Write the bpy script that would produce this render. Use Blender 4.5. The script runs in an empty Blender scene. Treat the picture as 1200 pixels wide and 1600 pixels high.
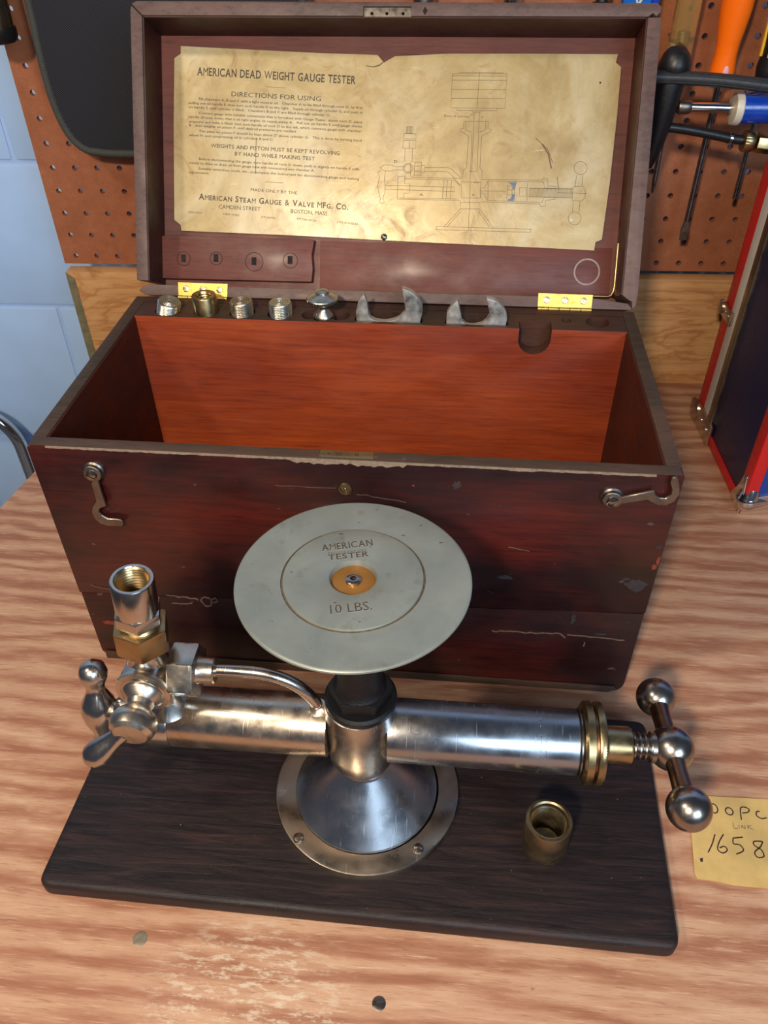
import bpy, bmesh, math, random, json
from mathutils import Vector, Matrix
random.seed(7)
PI = math.pi
scene = bpy.context.scene
COL = scene.collection

# ------------------------------------------------------------------ camera
cam_d = bpy.data.cameras.new('camera'); cam = bpy.data.objects.new('camera', cam_d); COL.objects.link(cam)
yaw, pitch, roll = 0.10443, 0.70224, -0.01535
fwd = Vector((-math.sin(yaw)*math.cos(pitch), math.cos(yaw)*math.cos(pitch), -math.sin(pitch)))
rgt0 = Vector((math.cos(yaw), math.sin(yaw), 0)); up0 = rgt0.cross(fwd)
rgt = rgt0*math.cos(roll) + up0*math.sin(roll); upv = up0*math.cos(roll) - rgt0*math.sin(roll)
cam.matrix_world = Matrix(((rgt.x, upv.x, -fwd.x, 0.29127), (rgt.y, upv.y, -fwd.y, -0.42496), (rgt.z, upv.z, -fwd.z, 0.54349), (0, 0, 0, 1)))
cam_d.sensor_fit = 'VERTICAL'; cam_d.sensor_height = 36.0; cam_d.lens = 36.0*1255.06/1600.0
cam_d.clip_start = 0.01
scene.camera = cam

# ------------------------------------------------------------------ light
world = bpy.data.worlds.new('world'); scene.world = world; world.use_nodes = True
wn = world.node_tree.nodes['Background']; wn.inputs[0].default_value = (0.55, 0.68, 0.95, 1); wn.inputs[1].default_value = 0.10

def area_light(name, loc, target, size, power, color, size_y=None):
    l = bpy.data.lights.new(name, 'AREA'); l.energy = power; l.color = color
    l.shape = 'RECTANGLE' if size_y else 'SQUARE'; l.size = size
    if size_y: l.size_y = size_y
    o = bpy.data.objects.new(name, l); COL.objects.link(o); o.location = loc
    o.rotation_euler = (Vector(target)-Vector(loc)).to_track_quat('-Z', 'Y').to_euler()
    return o
area_light('bench_lamp', (0.03, -1.02, 1.06), (0.22, 0.1, 0.1), 0.10, 17, (1.0, 0.82, 0.62))
area_light('ceiling_lamp', (-0.85, -0.75, 1.85), (0.2, 0.3, 0.1), 0.16, 11, (1.0, 0.86, 0.68))
area_light('window_daylight', (1.15, -1.55, 1.0), (0.2, 0.1, 0.1), 1.0, 22, (0.60, 0.79, 1.0), 0.8)
scene.view_settings.view_transform = 'Standard'; scene.view_settings.look = 'None'
scene.view_settings.exposure = 0.0; scene.view_settings.gamma = 1.0; scene.view_settings.use_curve_mapping = False

# ------------------------------------------------------------------ object helpers
def tag(o, label=None, cat=None, group=None, kind=None):
    if label: o['label'] = label
    if cat: o['category'] = cat
    if group: o['group'] = group
    if kind: o['kind'] = kind
    return o
def thing(name, label, cat, loc=(0, 0, 0), rotz=0, group=None):
    o = bpy.data.objects.new(name, None); COL.objects.link(o); o.location = loc; o.rotation_euler = (0, 0, rotz)
    o.empty_display_size = 0.02
    return tag(o, label, cat, group)
def copy_tree(o, parent=None):
    c = o.copy(); COL.objects.link(c)
    if parent: c.parent = parent
    for ch in list(o.children): copy_tree(ch, c)
    return c

class MB:
    """collects shapes into one mesh"""
    def __init__(self): self.v = []; self.f = []; self.sm = []
    def add(self, vs, fs, smooth=False, M=None):
        n = len(self.v)
        for p in vs:
            p = Vector(p)
            self.v.append(M @ p if M else p)
        for f in fs: self.f.append([i+n for i in f]); self.sm.append(smooth)
        return self
    def box(self, a, b, M=None):
        (x0, y0, z0), (x1, y1, z1) = a, b
        vs = [(x0,y0,z0),(x1,y0,z0),(x1,y1,z0),(x0,y1,z0),(x0,y0,z1),(x1,y0,z1),(x1,y1,z1),(x0,y1,z1)]
        return self.add(vs, [(0,3,2,1),(4,5,6,7),(0,1,5,4),(1,2,6,5),(2,3,7,6),(3,0,4,7)], False, M)
    def prism(self, poly, d0, d1, M=None, smooth=False):
        """polygon in local xy extruded z d0..d1"""
        n = len(poly)
        vs = [(p[0], p[1], d0) for p in poly]+[(p[0], p[1], d1) for p in poly]
        fs = [tuple(range(n-1, -1, -1)), tuple(range(n, 2*n))]+[(i, (i+1) % n, n+(i+1) % n, n+i) for i in range(n)]
        return self.add(vs, fs, smooth, M)
    def lathe(self, prof, M=None, seg=48, smooth=True, cap=True, knurl=None):
        """profile [(r, h)] about local z; knurl=(i0, i1, depth) modulates those rings"""
        vs, fs = [], []
        for i, (r, h) in enumerate(prof):
            for k in range(seg):
                a = 2*PI*k/seg
                rr = r - (knurl[2] if knurl and knurl[0] <= i <= knurl[1] and (k % 2) else 0)
                vs.append((rr*math.cos(a), rr*math.sin(a), h))
        for i in range(len(prof)-1):
            for k in range(seg):
                k2 = (k+1) % seg
                fs.append((i*seg+k, i*seg+k2, (i+1)*seg+k2, (i+1)*seg+k))
        if cap:
            fs.append(tuple(range(seg-1, -1, -1))); m = (len(prof)-1)*seg; fs.append(tuple(range(m, m+seg)))
        return self.add(vs, fs, smooth, M)
    def tube(self, pts, r, seg=14, cap=True):
        """swept circle; r number or list"""
        pts = [Vector(p) for p in pts]; n = len(pts); rs = r if isinstance(r, (list, tuple)) else [r]*n
        T = []
        for i in range(n):
            t = (pts[min(i+1, n-1)]-pts[max(i-1, 0)]).normalized(); T.append(t)
        ref = Vector((0, 0, 1)) if abs(T[0].z) < 0.9 else Vector((1, 0, 0))
        u = T[0].cross(ref).normalized(); vs, fs = [], []
        for i in range(n):
            u = (u - T[i]*u.dot(T[i])).normalized(); w = T[i].cross(u)
            for k in range(seg):
                a = 2*PI*k/seg; vs.append(pts[i]+(u*math.cos(a)+w*math.sin(a))*rs[i])
        for i in range(n-1):
            for k in range(seg):
                k2 = (k+1) % seg; fs.append((i*seg+k, i*seg+k2, (i+1)*seg+k2, (i+1)*seg+k))
        if cap:
            fs.append(tuple(range(seg-1, -1, -1))); m = (n-1)*seg; fs.append(tuple(range(m, m+seg)))
        return self.add(vs, fs, True)
    def ball(self, c, r, seg=28, sx=1, sy=1, sz=1):
        prof = [(max(r*math.sin(PI*i/18), 1e-5), -r*math.cos(PI*i/18)) for i in range(19)]
        return self.lathe(prof, Matrix.Translation(Vector(c)) @ Matrix.Diagonal((sx, sy, sz, 1)), seg)
    def build(self, name, mat, parent=None, bevel=0, bseg=2, auto=True, ba=0.6):
        me = bpy.data.meshes.new(name); me.from_pydata([tuple(p) for p in self.v], [], self.f); me.update()
        bm = bmesh.new(); bm.from_mesh(me); bmesh.ops.recalc_face_normals(bm, faces=bm.faces)
        if bevel:
            es = [e for e in bm.edges if len(e.link_faces) == 2 and e.calc_face_angle(0) > ba]
            bmesh.ops.bevel(bm, geom=es, offset=bevel, segments=bseg, profile=0.6, affect='EDGES', clamp_overlap=True)
        bm.to_mesh(me); bm.free()
        if auto: smooth_by_angle(me, any(self.sm) or bevel > 0)
        if mat: me.materials.append(mat)
        o = bpy.data.objects.new(name, me); COL.objects.link(o)
        if parent: o.parent = parent
        return o

def smooth_by_angle(me, on, ang=0.65):
    if not on: return
    bm = bmesh.new(); bm.from_mesh(me)
    for f in bm.faces: f.smooth = True
    for e in bm.edges:
        e.smooth = not (len(e.link_faces) == 2 and e.calc_face_angle(0) > ang)
    bm.to_mesh(me); bm.free()

def frame(o, x, y, z):
    o, x, y, z = Vector(o), Vector(x), Vector(y), Vector(z)
    return Matrix(((x.x, y.x, z.x, o.x), (x.y, y.y, z.y, o.y), (x.z, y.z, z.z, o.z), (0, 0, 0, 1)))
def along(o, d, roll=0):
    """frame whose local z runs along d"""
    return Matrix.Translation(Vector(o)) @ Vector(d).normalized().to_track_quat('Z', 'Y').to_matrix().to_4x4() @ Matrix.Rotation(roll, 4, 'Z')
def cut(o, cutters):
    """boolean cutters (MB lists) out of object o"""
    tmp = []
    for c in cutters:
        k = c.build('cutter', None, None, 0, 0, False); tmp.append(k)
        m = o.modifiers.new('b', 'BOOLEAN'); m.operation = 'DIFFERENCE'; m.solver = 'EXACT'; m.object = k
    dg = bpy.context.evaluated_depsgraph_get(); dg.update()
    me = bpy.data.meshes.new_from_object(o.evaluated_get(dg)); o.modifiers.clear(); o.data = me
    for k in tmp: bpy.data.objects.remove(k)
    smooth_by_angle(me, True, 0.5)
    return o
def text_mesh(s, bold=0, depth=0, res=2, space=1.0):
    cu = bpy.data.curves.new('t', 'FONT'); cu.body = s; cu.size = 1; cu.resolution_u = res; cu.offset = bold; cu.extrude = depth; cu.space_character = space
    t = bpy.data.objects.new('t', cu); COL.objects.link(t)
    dg = bpy.context.evaluated_depsgraph_get(); dg.update()
    me = bpy.data.meshes.new_from_object(t.evaluated_get(dg)); bpy.data.objects.remove(t)
    return me
def text_obj(name, s, mat, parent, M, width, cap, bold=0.0, depth=0, space=1.0, shear=0):
    """lettering scaled to a width and a cap height, baseline start at frame M"""
    me = text_mesh(s, bold, depth, 2, space)
    xs = [v.co.x for v in me.vertices]; x0, x1 = min(xs), max(xs)
    sx = width/(x1-x0); sy = cap/0.69
    for v in me.vertices:
        v.co = M @ Vector(((v.co.x-x0)*sx+shear*v.co.y*sy, v.co.y*sy, v.co.z))
    me.materials.clear(); me.materials.append(mat); o = bpy.data.objects.new(name, me); COL.objects.link(o); o.parent = parent
    return o

# ------------------------------------------------------------------ material helpers
class N:
    def __init__(self, name):
        self.m = bpy.data.materials.new(name); self.m.use_nodes = True
        self.t = self.m.node_tree; self.b = self.t.nodes['Principled BSDF']
        self.co = self.t.nodes.new('ShaderNodeTexCoord')
    def n(self, typ, **k):
        x = self.t.nodes.new(typ)
        for a, b in k.items(): setattr(x, a, b)
        return x
    def l(self, a, b): self.t.links.new(a, b)
    def mapping(self, scale=(1, 1, 1), rot=(0, 0, 0), loc=(0, 0, 0), src='Object'):
        m = self.n('ShaderNodeMapping'); m.inputs['Scale'].default_value = scale; m.inputs['Rotation'].default_value = rot; m.inputs['Location'].default_value = loc
        self.l(self.co.outputs[src], m.inputs[0]); return m.outputs[0]
    def noise(self, vec, scale, detail=6, rough=0.55, dist=0):
        x = self.n('ShaderNodeTexNoise'); x.inputs['Scale'].default_value = scale; x.inputs['Detail'].default_value = detail
        x.inputs['Roughness'].default_value = rough; x.inputs['Distortion'].default_value = dist
        self.l(vec, x.inputs['Vector']); return x.outputs['Fac']
    def wave(self, vec, scale, dist=4, detail=3, axis='Y', dscale=1.0, prof='SIN'):
        x = self.n('ShaderNodeTexWave'); x.wave_type = 'BANDS'; x.bands_direction = axis; x.wave_profile = prof
        x.inputs['Scale'].default_value = scale; x.inputs['Distortion'].default_value = dist; x.inputs['Detail'].default_value = detail; x.inputs['Detail Scale'].default_value = dscale
        self.l(vec, x.inputs['Vector']); return x.outputs['Fac']
    def ramp(self, fac, stops, interp='LINEAR'):
        x = self.n('ShaderNodeValToRGB'); x.color_ramp.interpolation = interp
        e = x.color_ramp.elements
        while len(e) > 1: e.remove(e[-1])
        for i, (p, c) in enumerate(stops):
            el = e[0] if i == 0 else e.new(p)
            el.position = p; el.color = (c, c, c, 1) if isinstance(c, (int, float)) else (*c, 1)
        self.l(fac, x.inputs[0]); return x.outputs[0]
    def mix(self, fac, a, b, mode='MIX'):
        x = self.n('ShaderNodeMix'); x.data_type = 'RGBA'; x.blend_type = mode
        for i, s, v in ((0, x.inputs[0], fac), (1, x.inputs[6], a), (2, x.inputs[7], b)):
            if hasattr(v, 'is_linked'): self.l(v, s)
            elif isinstance(v, (int, float)): s.default_value = v if i == 0 else (v, v, v, 1)
            else: s.default_value = (*v, 1)
        return x.outputs[2]
    def math(self, op, a, b=0.0):
        x = self.n('ShaderNodeMath'); x.operation = op
        for s, v in ((x.inputs[0], a), (x.inputs[1], b)):
            if isinstance(v, (int, float)): s.default_value = v
            else: self.l(v, s)
        return x.outputs[0]
    def bump(self, h, strength=0.2, dist=0.001):
        x = self.n('ShaderNodeBump'); x.inputs['Strength'].default_value = strength; x.inputs['Distance'].default_value = dist
        self.l(h, x.inputs['Height']); self.l(x.outputs[0], self.b.inputs['Normal'])
    def set(self, color=None, rough=None, metal=None, spec=None, coat=None, coat_r=None):
        for k, v in (('Base Color', color), ('Roughness', rough), ('Metallic', metal), ('Specular IOR Level', spec), ('Coat Weight', coat), ('Coat Roughness', coat_r)):
            if v is None: continue
            s = self.b.inputs[k]
            if isinstance(v, (int, float)): s.default_value = v
            elif isinstance(v, tuple): s.default_value = (*v, 1)
            else: self.l(v, s)
        return self

def lin(r, g, b):
    f = lambda c: (c/255/12.92) if c <= 10 else ((c/255+0.055)/1.055)**2.4
    return (f(r), f(g), f(b))
def plain(name, c, rough=0.5, metal=0, var=0.12, scale=60, bump=0.0, coat=None, spec=None):
    m = N(name); v = m.mapping(); n = m.noise(v, scale, 6, 0.6)
    col = m.mix(m.ramp(n, [(0.3, 0.0), (0.75, 1.0)]), tuple(x*(1-var) for x in c), tuple(min(1, x*(1+var)) for x in c))
    r = m.ramp(m.noise(v, scale*2.3, 4, 0.6), [(0.3, max(0, rough-0.08)), (0.75, min(1, rough+0.1))])
    m.set(col, r, metal, spec, coat)
    if bump: m.bump(n, bump, 0.0004)
    return m.m

# plywood: rotary-cut fir, wavy cathedral bands running along x
def mat_plywood():
    m = N('fir_plywood'); v = m.mapping((1, 1, 1))
    warp = m.noise(m.mapping((1.0, 3.2, 1)), 3.2, 4, 0.6, 0.6)
    fine = m.noise(m.mapping((42, 760, 60)), 1.0, 5, 0.7)
    med = m.noise(m.mapping((16, 170, 30)), 1.0, 5, 0.65)
    vv = m.n('ShaderNodeVectorMath'); vv.operation = 'MULTIPLY_ADD'
    cx = m.n('ShaderNodeCombineXYZ'); m.l(m.math('MULTIPLY', warp, 0.075), cx.inputs[1])
    m.l(v, vv.inputs[0]); vv.inputs[1].default_value = (0.06, 1, 1); m.l(cx.outputs[0], vv.inputs[2])
    band = m.wave(vv.outputs[0], 15, 2.2, 4, 'Y', 1.6)
    crs = m.noise(m.mapping((4.5, 34, 10), rot=(0, 0, 0.03)), 1.0, 6, 0.7, 0.5)
    jag = m.math('ADD', m.math('MULTIPLY', band, 0.26), m.math('ADD', m.math('ADD', m.math('MULTIPLY', med, 0.55), m.math('MULTIPLY', crs, 0.50)), m.math('MULTIPLY', fine, 0.34)))
    base = m.ramp(jag, [(0.60, lin(204, 164, 133)), (0.76, lin(193, 149, 119)), (0.90, lin(174, 125, 97)), (1.0, lin(158, 106, 80))])
    c = m.mix(m.ramp(fine, [(0.32, 0.8), (0.46, 0.0)]), base, lin(140, 90, 66))
    c = m.mix(m.ramp(m.noise(m.mapping((30, 420, 40), loc=(2, 1, 0)), 1.0, 5, 0.7), [(0.56, 0.0), (0.70, 0.6)]), c, lin(226, 192, 160))
    st = m.noise(m.mapping((2.2, 5, 2)), 1.7, 4, 0.6, 0.3)
    c = m.mix(m.ramp(st, [(0.50, 0.0), (0.75, 0.4)]), c, lin(158, 100, 72))
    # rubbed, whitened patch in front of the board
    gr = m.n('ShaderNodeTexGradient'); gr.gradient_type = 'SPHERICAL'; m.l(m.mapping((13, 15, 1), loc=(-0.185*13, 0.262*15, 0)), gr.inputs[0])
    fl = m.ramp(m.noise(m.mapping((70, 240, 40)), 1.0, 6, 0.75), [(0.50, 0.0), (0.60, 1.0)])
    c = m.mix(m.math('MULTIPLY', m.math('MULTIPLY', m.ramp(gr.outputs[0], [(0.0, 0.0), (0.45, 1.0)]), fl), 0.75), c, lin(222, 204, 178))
    nk = m.noise(m.mapping((60, 120, 55)), 1.0, 3, 0.5)
    c = m.mix(m.ramp(nk, [(0.73, 0.0), (0.79, 0.8)]), c, lin(96, 58, 42))
    m.set(c, m.ramp(fine, [(0.3, 0.66), (0.7, 0.46)]), 0, 0.35)
    m.bump(m.mix(0.6, fine, med), 0.45, 0.0006)
    return m.m

def mat_mahogany(name, dark, mid, red, rough=0.34, patch=(4, 7, 9), axis=(6, 60, 60), wear=0.5, coat=0.25, amount=(0.42, 0.72), edge=None):
    """stained wood with horizontal figure, red patches and scuffs"""
    m = N(name); g = m.noise(m.mapping(tuple(x*1.7 for x in axis)), 2.4, 9, 0.7, 0.8)
    f2 = m.noise(m.mapping((axis[0]*3.2, axis[1]*3.6, axis[2]*3.6)), 2.0, 5, 0.7)
    pt = m.noise(m.mapping(patch, loc=(0.37, 0.2, 0.9)), 1.0, 4, 0.55, 0.4)
    a = m.mix(m.ramp(g, [(0.28, 0.0), (0.72, 1.0)]), dark, mid)
    b = m.mix(m.ramp(g, [(0.22, 0.0), (0.72, 1.0)]), mid, red)
    c = m.mix(m.ramp(pt, [(amount[0], 0.0), (amount[1], 1.0)]), a, b)
    c = m.mix(m.ramp(f2, [(0.34, 0.4), (0.47, 0.0)]), c, tuple(x*0.5 for x in dark))
    # small dents and chips, pale
    ch = m.noise(m.mapping((90, 120, 160)), 1.0, 2, 0.4)
    c = m.mix(m.ramp(ch, [(0.72, 0.0), (0.76, wear)]), c, lin(96, 84, 80))
    sc = m.noise(m.mapping((7, 220, 240), rot=(0, 0.18, 0)), 1.0, 3, 0.6)
    c = m.mix(m.ramp(sc, [(0.74, 0.0), (0.79, wear*0.6)]), c, lin(108, 80, 74))
    m.set(c, m.ramp(m.noise(m.mapping((20, 30, 30)), 1.5, 5, 0.6), [(0.3, rough-0.1), (0.7, rough+0.16)]), 0, 0.4, coat, 0.18)
    m.bump(g, 0.12, 0.0005)
    return m.m

def mat_metal(name, c, c2, rough=0.22, scratch=0.5, tarnish=0.35, sc=1.0, axis=(1, 1, 1), bump=0.05, turned=None):
    m = N(name); v = m.mapping(axis)
    t = m.noise(v, 28*sc, 6, 0.6, 0.5)
    col = m.mix(m.ramp(t, [(0.45, 0.0), (0.75, tarnish)]), c, c2)
    s1 = m.noise(m.mapping((900, 60, 60), rot=(0.3, 0.5, 0.4)), 1.0, 2, 0.5)
    s2 = m.noise(m.mapping((50, 800, 60), rot=(0.2, -0.4, 0.3)), 1.0, 2, 0.5)
    s = m.math('MAXIMUM', m.ramp(s1, [(0.66, 0.0), (0.76, 1.0)]), m.ramp(s2, [(0.68, 0.0), (0.78, 1.0)]))
    r = m.math('ADD', m.ramp(m.noise(v, 60*sc, 4, 0.6), [(0.3, rough*0.75), (0.75, rough*1.5)]), m.math('MULTIPLY', s, 0.18*scratch))
    m.set(col, r, 1.0)
    if turned:
        tg = m.n('ShaderNodeTangent'); tg.direction_type = 'RADIAL'; tg.axis = turned; m.l(tg.outputs[0], m.b.inputs['Tangent']); m.b.inputs['Anisotropic'].default_value = 0.6
    m.bump(m.math('ADD', m.math('MULTIPLY', s, -scratch), m.math('MULTIPLY', t, 0.06)), bump, 0.0005)
    return m.m

M = {}
M['plywood'] = mat_plywood()
M['case'] = mat_mahogany('dark_mahogany', lin(24, 12, 15), lin(44, 17, 18), lin(106, 33, 21), 0.36, (5, 8, 11), (4, 60, 55), 0.5, 0.2, (0.43, 0.72))
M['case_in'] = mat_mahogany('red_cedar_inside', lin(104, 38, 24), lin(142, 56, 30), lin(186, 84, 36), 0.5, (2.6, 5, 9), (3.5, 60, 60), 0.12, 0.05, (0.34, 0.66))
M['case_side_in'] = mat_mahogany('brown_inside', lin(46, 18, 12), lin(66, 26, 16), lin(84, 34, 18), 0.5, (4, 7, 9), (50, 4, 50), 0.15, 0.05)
M['rim'] = mat_mahogany('worn_rim', lin(50, 40, 32), lin(74, 58, 44), lin(92, 64, 50), 0.55, (8, 8, 8), (8, 50, 50), 0.5, 0.0)
M['lid_rim'] = mat_mahogany('worn_lid_rim', lin(74, 57, 54), lin(104, 83, 78), lin(116, 84, 76), 0.5, (8, 8, 8), (20, 40, 40), 0.4, 0.0)
M['lid_panel'] = mat_mahogany('lid_panel_wood', lin(76, 38, 34), lin(106, 56, 48), lin(124, 64, 52), 0.5, (6, 8, 8), (5, 60, 60), 0.25, 0.05)
M['rack_top'] = mat_mahogany('rack_top_wood', lin(44, 32, 26), lin(66, 46, 36), lin(88, 50, 38), 0.5, (8, 8, 8), (8, 50, 50), 0.3, 0.0)
M['scuff'] = plain('grey_scuff', lin(52, 46, 48), 0.6, 0, 0.4, 160, 0.3)
M['bare'] = plain('bare_red_wood', lin(128, 56, 40), 0.6, 0, 0.3, 300)
M['scratch'] = plain('pale_scratch', lin(104, 84, 72), 0.7, 0, 0.4, 300, 0.3)
M['chip'] = plain('splintered_edge', lin(140, 122, 104), 0.7, 0, 0.3, 300, 0.3)
def mat_board():
    m = N('ebonised_board'); g = m.noise(m.mapping((9, 120, 60)), 1.6, 7, 0.65, 1.0)
    c = m.ramp(g, [(0.3, lin(14, 11, 13)), (0.55, lin(36, 25, 26)), (0.75, lin(62, 38, 34))])
    s = m.noise(m.mapping((520, 520, 520)), 1.0, 1, 0.3); c = m.mix(m.ramp(s, [(0.80, 0.0), (0.83, 0.6)]), c, lin(150, 120, 100))
    m.set(c, m.ramp(g, [(0.3, 0.46), (0.7, 0.62)]), 0, 0.4, 0.0, 0.3); m.bump(m.math('ADD', g, m.noise(m.mapping(), 70, 5, 0.7)), 0.5, 0.0012); return m.m
M['board'] = mat_board()
M['nickel'] = mat_metal('nickel_plate', (0.54, 0.50, 0.45), (0.40, 0.33, 0.27), 0.22, 0.9, 0.4, 1.0)
M['nickel_warm'] = mat_metal('warm_worn_nickel', (0.60, 0.53, 0.44), (0.40, 0.30, 0.20), 0.27, 0.7, 0.5, 1.3, bump=0.12)
M['nickel_dark'] = mat_metal('tarnished_nickel', (0.40, 0.36, 0.32), (0.22, 0.15, 0.11), 0.24, 0.4, 0.55, 1.2)
M['steel'] = mat_metal('polished_steel', (0.58, 0.58, 0.58), (0.34, 0.31, 0.30), 0.2, 1.0, 0.35, 0.8)
M['turned_steel_cone'] = mat_metal('turned_steel_cone', (0.52, 0.53, 0.55), (0.42, 0.40, 0.39), 0.25, 1.0, 0.25, 0.8, turned='Z')
M['turned_steel_tube'] = mat_metal('turned_steel_tube', (0.40, 0.41, 0.43), (0.30, 0.28, 0.28), 0.22, 1.0, 0.3, 0.8, turned='X')
M['rod_bronze'] = mat_metal('browned_steel', (0.26, 0.17, 0.11), (0.16, 0.10, 0.08), 0.28, 0.3, 0.5)
M['brass'] = mat_metal('aged_brass', (0.46, 0.33, 0.16), (0.28, 0.19, 0.10), 0.3, 0.4, 0.6, 1.5, bump=0.1)
M['brass_dark'] = mat_metal('dark_brass', (0.29, 0.23, 0.14), (0.18, 0.14, 0.09), 0.34, 0.3, 0.6, 1.5, bump=0.1)
M['hinge'] = mat_metal('bright_brass', (0.74, 0.48, 0.13), (0.46, 0.28, 0.07), 0.4, 0.3, 0.7, 4.0, bump=0.15)
M['iron'] = mat_metal('grey_iron', (0.27, 0.24, 0.21), (0.13, 0.10, 0.09), 0.34, 0.5, 0.6, 3.0, bump=0.1)
M['wrench'] = mat_metal('wrench_steel', (0.68, 0.66, 0.62), (0.50, 0.47, 0.42), 0.46, 0.8, 0.35, 2.0, bump=0.05)
M['zinc'] = plain('dull_zinc', lin(150, 140, 118), 0.5, 0.5, 0.15, 300)
M['ring'] = mat_metal('base_ring_nickel', (0.44, 0.37, 0.30), (0.36, 0.27, 0.20), 0.32, 0.5, 0.5, 1.0, bump=0.12)
M['plug_silver'] = mat_metal('plug_silver', (0.62, 0.60, 0.52), (0.44, 0.38, 0.28), 0.3, 0.3, 0.4, 3.0)
M['plug_brown'] = mat_metal('plug_brown', (0.48, 0.42, 0.34), (0.32, 0.24, 0.18), 0.32, 0.3, 0.4, 3.0)
M['chrome'] = mat_metal('chrome', (0.75, 0.74, 0.72), (0.5, 0.45, 0.42), 0.1, 0.2, 0.2, 1.0)
M['black_nut'] = plain('black_japanned_iron', (0.006, 0.006, 0.007), 0.42, 0, 0.4, 900, 0.8, 0.0, 0.35)
M['shaft'] = plain('dark_steel_shaft', (0.30, 0.29, 0.28), 0.28, 1.0, 0.1, 60)
def mat_plate():
    m = N('grey_plated_alloy'); v = m.mapping()
    n = m.noise(v, 26, 6, 0.6, 0.3); c = m.ramp(n, [(0.3, lin(128, 134, 128)), (0.7, lin(152, 158, 150))])
    d = m.noise(m.mapping((60, 60, 60)), 1.5, 4, 0.6); c = m.mix(m.ramp(d, [(0.60, 0.0), (0.78, 0.5)]), c, lin(112, 104, 88))
    k = m.noise(m.mapping((220, 420, 200)), 1.0, 1, 0.3); c = m.mix(m.ramp(k, [(0.76, 0.0), (0.80, 0.8)]), c, lin(64, 58, 50))
    m.set(c, m.ramp(n, [(0.3, 0.36), (0.7, 0.5)]), 0.35, 0.5); m.bump(n, 0.1, 0.0005); return m.m
M['plate'] = mat_plate()
M['stamp'] = plain('stamped_recess', lin(84, 72, 60), 0.6, 0.2, 0.3, 300)
M['stamp_highlight'] = plain('stamp_painted_highlight', lin(186, 188, 178), 0.4, 0.3, 0.1, 300)
M['groove'] = plain('plate_groove_grime', lin(112, 98, 78), 0.6, 0.2, 0.3, 300)
def mat_sheet():
    m = N('lacquered_brass_sheet'); v = m.mapping()
    n = m.noise(v, 16, 7, 0.65, 0.8); c = m.ramp(n, [(0.25, lin(156, 132, 88)), (0.48, lin(178, 156, 108)), (0.62, lin(190, 170, 124)), (0.85, lin(208, 196, 160))])
    n2 = m.noise(m.mapping((1, 1, 1), loc=(3, 1, 2)), 38, 6, 0.7, 1.5); c = m.mix(m.ramp(n2, [(0.54, 0.0), (0.74, 0.7)]), c, lin(142, 104, 64))
    n3 = m.noise(m.mapping((1, 1, 1), loc=(7, 5, 2)), 9, 5, 0.6, 0.6); c = m.mix(m.ramp(n3, [(0.50, 0.0), (0.72, 0.6)]), c, lin(216, 210, 186))
    s = m.noise(m.mapping((40, 420, 420), rot=(0.6, 0.9, 0.3)), 1.0, 3, 0.6); c = m.mix(m.ramp(s, [(0.70, 0.0), (0.76, 0.5)]), c, lin(228, 216, 184))
    m.set(c, m.ramp(n2, [(0.3, 0.28), (0.7, 0.46)]), 0.15, 0.5); m.bump(n, 0.2, 0.0015); return m.m
M['sheet'] = mat_sheet()
M['ink'] = plain('engraved_black', lin(56, 44, 30), 0.5, 0, 0.2, 200)
M['ink_thin'] = plain('engraved_fine', lin(104, 82, 50), 0.5, 0, 0.2, 200)
M['ink_blue'] = plain('blue_print_mark', lin(92, 110, 134), 0.5, 0, 0.2, 200)
M['peg'] = None
def mat_peg():
    m = N('tempered_hardboard'); n = m.noise(m.mapping(), 45, 7, 0.7); n2 = m.noise(m.mapping(), 900, 2, 0.6)
    c = m.ramp(n, [(0.3, lin(150, 90, 60)), (0.6, lin(168, 104, 72)), (0.8, lin(180, 118, 86))])
    c = m.mix(m.ramp(n2, [(0.35, 0.25), (0.6, 0.0)]), c, lin(92, 48, 30))
    m.set(c, 0.55, 0, 0.35); m.bump(n2, 0.1, 0.0004); return m.m
M['peg'] = mat_peg()
def mat_pine():
    m = N('yellowed_pine'); warp = m.noise(m.mapping((2.0, 2, 6)), 2.0, 4, 0.6, 1.2)
    vv = m.n('ShaderNodeVectorMath'); vv.operation = 'MULTIPLY_ADD'; cx = m.n('ShaderNodeCombineXYZ'); m.l(m.math('MULTIPLY', warp, 0.24), cx.inputs[2])
    m.l(m.mapping(), vv.inputs[0]); vv.inputs[1].default_value = (0.05, 0.05, 1); m.l(cx.outputs[0], vv.inputs[2])
    b = m.wave(vv.outputs[0], 9, 1.5, 3, 'Z', 2.0)
    f = m.noise(m.mapping((10, 60, 260)), 1.0, 5, 0.6)
    c = m.ramp(b, [(0.0, lin(208, 160, 108)), (0.8, lin(200, 150, 98)), (1.0, lin(184, 130, 82))])
    c = m.mix(m.ramp(f, [(0.35, 0.35), (0.55, 0.0)]), c, lin(146, 96, 56))
    m.set(c, 0.5, 0, 0.35); m.bump(b, 0.1, 0.0005); return m.m
M['pine'] = mat_pine()
M['green_grey'] = plain('green_grey_strip', lin(118, 112, 84), 0.7, 0, 0.3, 120)
M['wall'] = plain('blue_masonry_paint', lin(176, 208, 250), 0.5, 0, 0.05, 14, 0.5)
M['mortar'] = plain('painted_mortar', lin(170, 200, 244), 0.6, 0, 0.07, 40, 0.3)
M['floor'] = plain('concrete_floor', lin(110, 110, 112), 0.7, 0, 0.2, 12, 0.2)
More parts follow.
